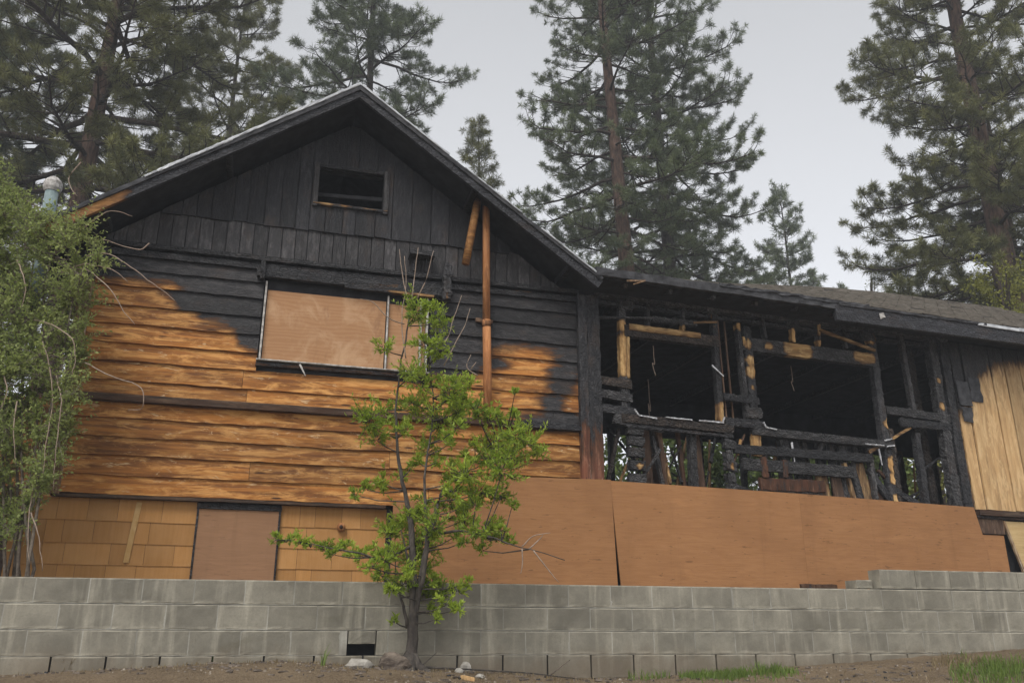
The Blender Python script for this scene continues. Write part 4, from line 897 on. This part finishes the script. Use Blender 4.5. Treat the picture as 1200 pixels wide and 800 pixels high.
# ------------------------------------------------------------------ big shrub at the left
def bush():
    rr = random.Random(9); base = at(28, 668, 7.95); base.z = 1.95
    t = thing('shrub', 'tall tangled sage-green shrub crowding the left corner of the house', 'shrub', base); O = base; tr = MB(); dead = MB()
    XR = [(185,-8),(215,12),(238,26),(262,100),(300,128),(350,112),(400,108),(440,102),(480,92),(520,82),(560,68),(590,46),(620,34),(645,24)]
    cen = []; ax = []; sz = []; tn = []
    main = []
    for (x1, y1, d) in ((60,300,.1),(40,240,.2),(75,420,-.05),(20,330,0),(-20,280,.1),(-50,400,-.1),(50,480,-.1),(85,350,.05),(0,210,.2)):
        e = at(x1, y1, 7.95+d)-O; p = [Vector((rr.uniform(-.15,.15), rr.uniform(-.1,.1), -.1))]
        for k in range(1,8):
            f = k/7; p.append(p[0].lerp(e, f)+Vector((.10*nz(f*4,x1,1), .1*nz(f*4,x1,5), .12*f*(1-f))))
        tr.tube(p, [.013*(1-.8*k/7)+.003 for k in range(8)], 6); main += p[2:]
    for k in range(400):
        y = rr.uniform(188, 640); x = rr.uniform(-75, interp(y, XR)-6); 
        dep = rr.uniform(-.33,.35); c = at(x, y, 7.95+dep)-O; R_ = rr.uniform(.10,.26)
        if y > 560 and rr.random() < .6: continue
        near = min(main, key=lambda q: (q-c).length); tr.tube([near, near.lerp(c,.5)+Vector((rr.uniform(-.05,.05),0,rr.uniform(-.05,.05))), c], [.007,.005,.003], 4, cap=False)
        ct = rr.uniform(.15,.75)
        for q in range(17):
            d = Vector(rand_dirs(1)[0]); d.z += .25; e = c+d*R_*rr.uniform(.4,1.5)
            tr.tube([c, e], [.0025,.0012], 3, cap=False)
            for f in (.25,.4,.55,.7,.85,1):
                p = c.lerp(e, f)
                for w in range(2):
                    cen.append(tuple(p)); ax.append(tuple(Vector(rand_dirs(1)[0])+d*.5)); sz.append(rr.uniform(.024,.046)); tn.append(clamp(ct+rr.uniform(-.25,.25)))
    for pts in ([(150,330,-.3),(135,318,-.3),(118,312,-.25),(95,310,-.1),(70,320,0)],[(205,352,-.2),(190,340,-.2),(160,318,-.2),(128,298,-.1),(100,300,0)],[(158,380,-.3),(145,365,-.3),(130,340,-.3),(105,318,-.2),(90,315,0)],[(155,253,-.2),(130,247,-.2),(105,262,-.1),(80,280,0)],[(85,440,-.4),(88,412,-.4),(82,395,-.4),(60,380,-.3),(40,375,-.2)],[(25,360,-.4),(30,340,-.4),(27,322,-.4),(20,305,-.3)],[(50,560,-.35),(55,510,-.35),(62,470,-.3),(58,430,-.3),(50,400,-.2)],[(62,575,-.3),(66,520,-.3),(72,470,-.3),(66,440,-.2)],[(18,545,-.4),(16,500,-.4),(20,470,-.3)],[(150,480,-.2),(166,478,-.2),(166,455,-.2),(130,440,-.1),(100,425,0)],[(90,230,0),(80,210,.1),(95,190,.1)],[(0,480,-.4),(8,460,-.4),(5,440,-.3)],[(120,280,-.2),(160,292,-.2),(175,285,-.2)],
                [(35,660,-.25),(33,620,-.25),(36,590,-.2),(40,560,-.1)],[(50,668,-.25),(45,630,-.25),(36,600,-.2)]):
        P = smooth([at(x, y, 7.95+d)-O for x, y, d in pts], 5, .012); n = len(P); dead = MB(); dead.tube(P, [.0028+.004*i/(n-1) for i in range(n)], 5); dead.build('dead_twig', M['twig'], t, True)
    V, F, tone = leaves(np.array(cen), np.array(ax), np.array(sz), .5, np.array(tn))
    tr.build('branches', simple('grey_brown_shrub_bark',(.10,.08,.06),(.24,.20,.16),20), t, True); np_mesh('crown', V, F, M['leaf_bush'], tone, t); return len(cen)
print('bush', bush())

# ------------------------------------------------------------------ broadleaf growth behind the wing
def broadleaf(label, px, Y, H, w, mat, seed, n=800, lf=(.10,.18), z0f=.15, cat='tree', nm='broadleaf_tree'):
    rr = random.Random(seed); P = at(px, 400, Y); gz = ground_z(P.x, P.y); t = thing(nm, label, cat, (P.x, P.y, gz), 0, 'leafy growth behind the wing')
    tr = MB(); cen = []; ax = []; sz = []; tn = []
    tips = []
    tr.tube([Vector((0,0,-.1)), Vector((.05,0,H*.3)), Vector((-.05,.05,H*.62)), Vector((0,0,H*.9))], [.12,.09,.06,.015], 8)
    for k in range(26):
        z = H*rr.uniform(z0f, .95); a = rr.uniform(0,6.28); Lr = w*(1-.65*(z/H)**2)*rr.uniform(.5,1); e = Vector((math.cos(a)*Lr, math.sin(a)*Lr, min(H, z+Lr*.35)))
        tr.tube([Vector((0,0,z*.85)), Vector((e.x*.5,e.y*.5,z+.05)), e], [.03,.02,.006], 5, cap=False); tips.append((Vector((0,0,z*.85)), e))
    for k in range(n):
        a, e = rr.choice(tips); c = a.lerp(e, rr.uniform(.35,1.05))+Vector((rr.gauss(0,.28), rr.gauss(0,.28), rr.gauss(0,.25))); ct = rr.uniform(.1,.8)
        for q in range(16):
            cen.append(tuple(c+Vector(rand_dirs(1)[0])*rr.uniform(.03,.28))); ax.append(tuple(rand_dirs(1)[0])); sz.append(rr.uniform(*lf)); tn.append(clamp(ct+rr.uniform(-.2,.25)))
    V, F, tone = leaves(np.array(cen), np.array(ax), np.array(sz), .6, np.array(tn))
    tr.build('trunk', M['bark_dark'], t, True); np_mesh('crown', V, F, M[mat], tone, t)
broadleaf('leafy green tree glimpsed through the gap by the red corner post', 745, 21, 7.0, 2.0, 'leaf_far', 3)
broadleaf('leafy green tree glimpsed below the left burned window', 815, 22, 7.2, 2.1, 'leaf_far', 4)
broadleaf('leafy green tree glimpsed between the two burned windows', 885, 22, 7.4, 2.2, 'leaf_far', 5)
broadleaf('leafy green tree glimpsed through the charred slats under the right burned window', 970, 23, 7.6, 2.2, 'leaf_far', 6)
broadleaf('olive leafy tree glimpsed through the burned gap beside the pale planks', 1075, 24, 8.4, 2.3, 'leaf_yellow', 7)
broadleaf('yellow-green bushy tree above the shingle roof at the right edge', 1186, 18.5, 7.9, 1.1, 'leaf_yellow', 8, 260, (.06,.1), .5)
broadleaf('thin twiggy bush top peeking over the wing roof against the sky', 1025, 30, 12.4, 1.8, 'leaf_far', 9, 20, (.06,.1), .75)

# ------------------------------------------------------------------ things on the bank
def rock(name, label, px, py, d, size, seed, mat='stone', cat='stone', sink=.3, group=None):
    P = at(px, py, d); z = ground_z(P.x, P.y); rr = random.Random(seed)
    import bmesh
    bm = bmesh.new(); bmesh.ops.create_icosphere(bm, subdivisions=2, radius=1)
    for v in bm.verts:
        n_ = v.co.copy(); k = 1+.35*nz(n_.x*1.2+seed, n_.y*1.2, n_.z*1.2)+.10*nz(n_.x*4+seed, n_.y*4, n_.z*4)
        v.co = Vector((n_.x*size[0], n_.y*size[1], n_.z*size[2]))*k
    me = bpy.data.meshes.new(name); bm.to_mesh(me); bm.free(); me.materials.append(M[mat]); o = link(name, me); o.location = (P.x, P.y, z+size[2]*(1-sink*2)*.6); o.rotation_euler = (0,0,rr.uniform(0,6)); tag(o, label, cat, group); return o
rock('stone', 'pale angular stone leaning on the wall right of the young tree', 546, 778, 7.95, (.07,.055,.07), 3)
rock('stone', 'long rounded grey stone in front of the dark drain hole', 422, 778, 7.6, (.13,.07,.055), 5)
rock('stone', 'small tan stone beside the pale angular stone', 538, 784, 7.75, (.04,.035,.03), 6)
rock('stone', 'small flat light stone on the dirt right of the tree roots', 562, 790, 7.6, (.05,.04,.02), 7)
rock('stump', 'gnarled grey-brown root burl beside the young tree trunk', 461, 775, 7.62, (.14,.10,.10), 11, 'stump', 'stump')
b = MB(); p0 = at(540,795,7.45); p0.z = ground_z(p0.x,p0.y)+.012; p1 = at(556,800,7.35); p1.z = ground_z(p1.x,p1.y)+.010
b.beam(p0, p1, .03, .012, 5, .2, ch=0.0); o = b.build('wood_chip', M['plank']); tag(o, 'orange-tan split wood chip lying on the dirt right of the tree', 'wood chip')
def stick(label, pts, r, mat='stem'):
    P = []
    for (x, y, d, h) in pts:
        q = at(x, y, d); q.z = ground_z(q.x, q.y)+h; P.append(q)
    b = MB(); n = len(P); b.tube(P, [r*(1-.6*i/(n-1)) for i in range(n)], 6); o = b.build('fallen_branch', M[mat], None, True); tag(o, label, 'branch', 'fallen branches on the bank')
stick('long thin fallen branch trailing along the wall foot right of the tree', [(495,770,7.72,.03),(520,778,7.75,.03),(560,785,7.8,.03),(620,790,7.85,.02),(680,795,7.9,.015)], .011)
stick('short forked dead stick leaning up against the wall', [(640,795,7.9,.0),(652,786,8.05,.06),(668,772,8.2,.14)], .006, 'stump')
stick('small dead stem beside the drain hole', [(490,772,7.7,.02),(500,762,7.8,.07),(512,752,7.85,.15)], .006)
# grass and weeds
def tuft_grass(label, px0, px1, py, d, n, h, mat, seed, name='grass_clump', spread=.12, kind=None):
    rr = random.Random(seed); V = []; F = []; tone = []; cl_ = [rr.uniform(px0, px1) for _ in range(max(3, n//45))]
    for k in range(n):
        x = rr.uniform(px0, px1); x = x if n < 100 or kind else clamp(cl_[int((x-px0)/(px1-px0)*len(cl_))%len(cl_)]+rr.gauss(0,9), px0-12, px1+12); P = at(x, py, d+rr.gauss(0,spread)); z = ground_z(P.x, P.y)-.005; hh = h*rr.uniform(.25,1.15)*(.6+.6*abs(nz(x*.05,seed,1))); a = rr.uniform(0,6.28); w = rr.uniform(.0025,.005)
        s = Vector((math.cos(a),math.sin(a),0)); bend = Vector((rr.uniform(-1,1), rr.uniform(-1,1), 0))*hh*.45; o = len(V)
        V += [(P.x-s.x*w, P.y-s.y*w, z), (P.x+s.x*w, P.y+s.y*w, z), (P.x+bend.x*.35+s.x*w*.8, P.y+bend.y*.35+s.y*w*.8, z+hh*.6), (P.x+bend.x*.35-s.x*w*.8, P.y+bend.y*.35-s.y*w*.8, z+hh*.6), (P.x+bend.x, P.y+bend.y, z+hh), (P.x+bend.x+.001, P.y+bend.y, z+hh)]
        F += [(o,o+1,o+2,o+3),(o+3,o+2,o+5,o+4)]; t = clamp(rr.gauss(.5,.2)); tone += [t]*6
    o = np_mesh(name, V, F, M[mat], tone)
    if kind: o['kind'] = kind; tag(o, label)
    else: tag(o, label, 'grass', 'grass and weeds on the bank')
tuft_grass('long strip of bright green grass along the wall foot right of the centre', 808, 930, 790, 8.2, 1500, .11, 'grass', 1, spread=.10)
tuft_grass('green grass patch on the bank at the lower right corner', 1125, 1215, 790, 8.1, 1300, .13, 'grass', 2, spread=.25)
tuft_grass('sparse green weeds at the wall foot left of the grass strip', 735, 785, 795, 8.15, 90, .13, 'grass', 3, spread=.05)
tuft_grass('little upright weed tuft at the wall foot below the hatch', 243, 258, 780, 7.72, 70, .16, 'grass', 4, spread=.03)
tuft_grass('dry wispy weed at the wall foot at the far left', 70, 82, 790, 7.42, 40, .18, 'straw', 5, spread=.03)
tuft_grass('thin green weed standing alone between the wall hatch and tree', 374, 380, 790, 7.55, 22, .2, 'grass', 6, spread=.02)
tuft_grass('pair of faint green weeds at the wall foot left of the drain hole', 300, 340, 775, 7.8, 40, .14, 'grass', 7, spread=.03)
tuft_grass('dry straw-coloured weeds growing on the raised bank near the right end', 1090, 1150, 772, 8.5, 260, .12, 'straw', 8, 'dry_weeds', .12, 'stuff')
tuft_grass('scattered dry grass stalks and litter over the dirt bank', -20, 1220, 795, 7.75, 3800, .045, 'straw', 9, 'dry_litter', .28, 'stuff')
# pebbles
V = []; F = []; rr = random.Random(77)
for k in range(900):
    x = rr.uniform(-20,1220); P = at(x, 795, rr.uniform(6.9,8.6)); z = ground_z(P.x, P.y); s = rr.uniform(.004,.016)*(1.6 if rr.random() < .06 else 1); o = len(V)
    if (WRi @ P).y > -.02: continue
    for a in range(5): V.append((P.x+s*math.cos(a*1.257)*rr.uniform(.7,1.2), P.y+s*math.sin(a*1.257)*rr.uniform(.7,1.2), z-.002))
    V.append((P.x, P.y, z+s*rr.uniform(.5,.9))); F += [(o+a, o+(a+1)%5, o+5) for a in range(5)]
o = np_mesh('pebbles', V, F, simple('tan_pebble',(.13,.10,.07),(.36,.31,.25),3), kind='stuff'); tag(o, 'small pale pebbles strewn over the dirt bank')

# charred bits, bark and leaf litter scattered on the bank
for nm, mt, cnt, lab, sz in (('charcoal_bits', M['soot_and_shade'], 90, 'black charcoal crumbs scattered on the dirt bank', (.006,.02)), ('wood_litter', M['stump'], 1100, 'brown bark flakes and twig litter scattered on the dirt bank', (.008,.045))):
    V = []; F = []
    for k in range(cnt):
        P = at(rr.uniform(-20,1220), 795, rr.uniform(6.9,8.6))
        if (WRi @ P).y > -.03: continue
        z = ground_z(P.x, P.y); a = rr.uniform(0,6.28); l = rr.uniform(*sz); w = l*rr.uniform(.15,.5); h = rr.uniform(.004,.012); o = len(V); c, q = math.cos(a), math.sin(a)
        for (x, y, zz) in ((-l,-w,0),(l,-w*.6,0),(l*.8,w,0),(-l*.9,w*.8,0),(-l*.7,-w*.5,h),(l*.7,-w*.3,h*1.4),(l*.6,w*.6,h),(-l*.6,w*.5,h*.8)): V.append((P.x+x*c-y*q, P.y+x*q+y*c, z+zz))
        F += [(o+4,o+5,o+6,o+7),(o,o+1,o+5,o+4),(o+1,o+2,o+6,o+5),(o+2,o+3,o+7,o+6),(o+3,o,o+4,o+7)]
    ob = np_mesh(nm, V, F, mt, kind='stuff'); tag(ob, lab)
# thin damp air between the camera and the far pines
hz_ = MB(); hz_.box(-190, 190, -90, 220, -1.0, 37)
hm = bpy.data.materials.new('thin_haze'); hm.use_nodes = True; hm.node_tree.nodes.clear()
pv = hm.node_tree.nodes.new('ShaderNodeVolumePrincipled'); ho = hm.node_tree.nodes.new('ShaderNodeOutputMaterial')
pv.inputs['Color'].default_value = (.90,.94,1,1); pv.inputs['Density'].default_value = .0027; pv.inputs['Anisotropy'].default_value = .1
hm.node_tree.links.new(pv.outputs[0], ho.inputs['Volume'])
hb = hz_.build('haze', hm, kind='stuff'); tag(hb, 'thin pale haze softening the far pines')
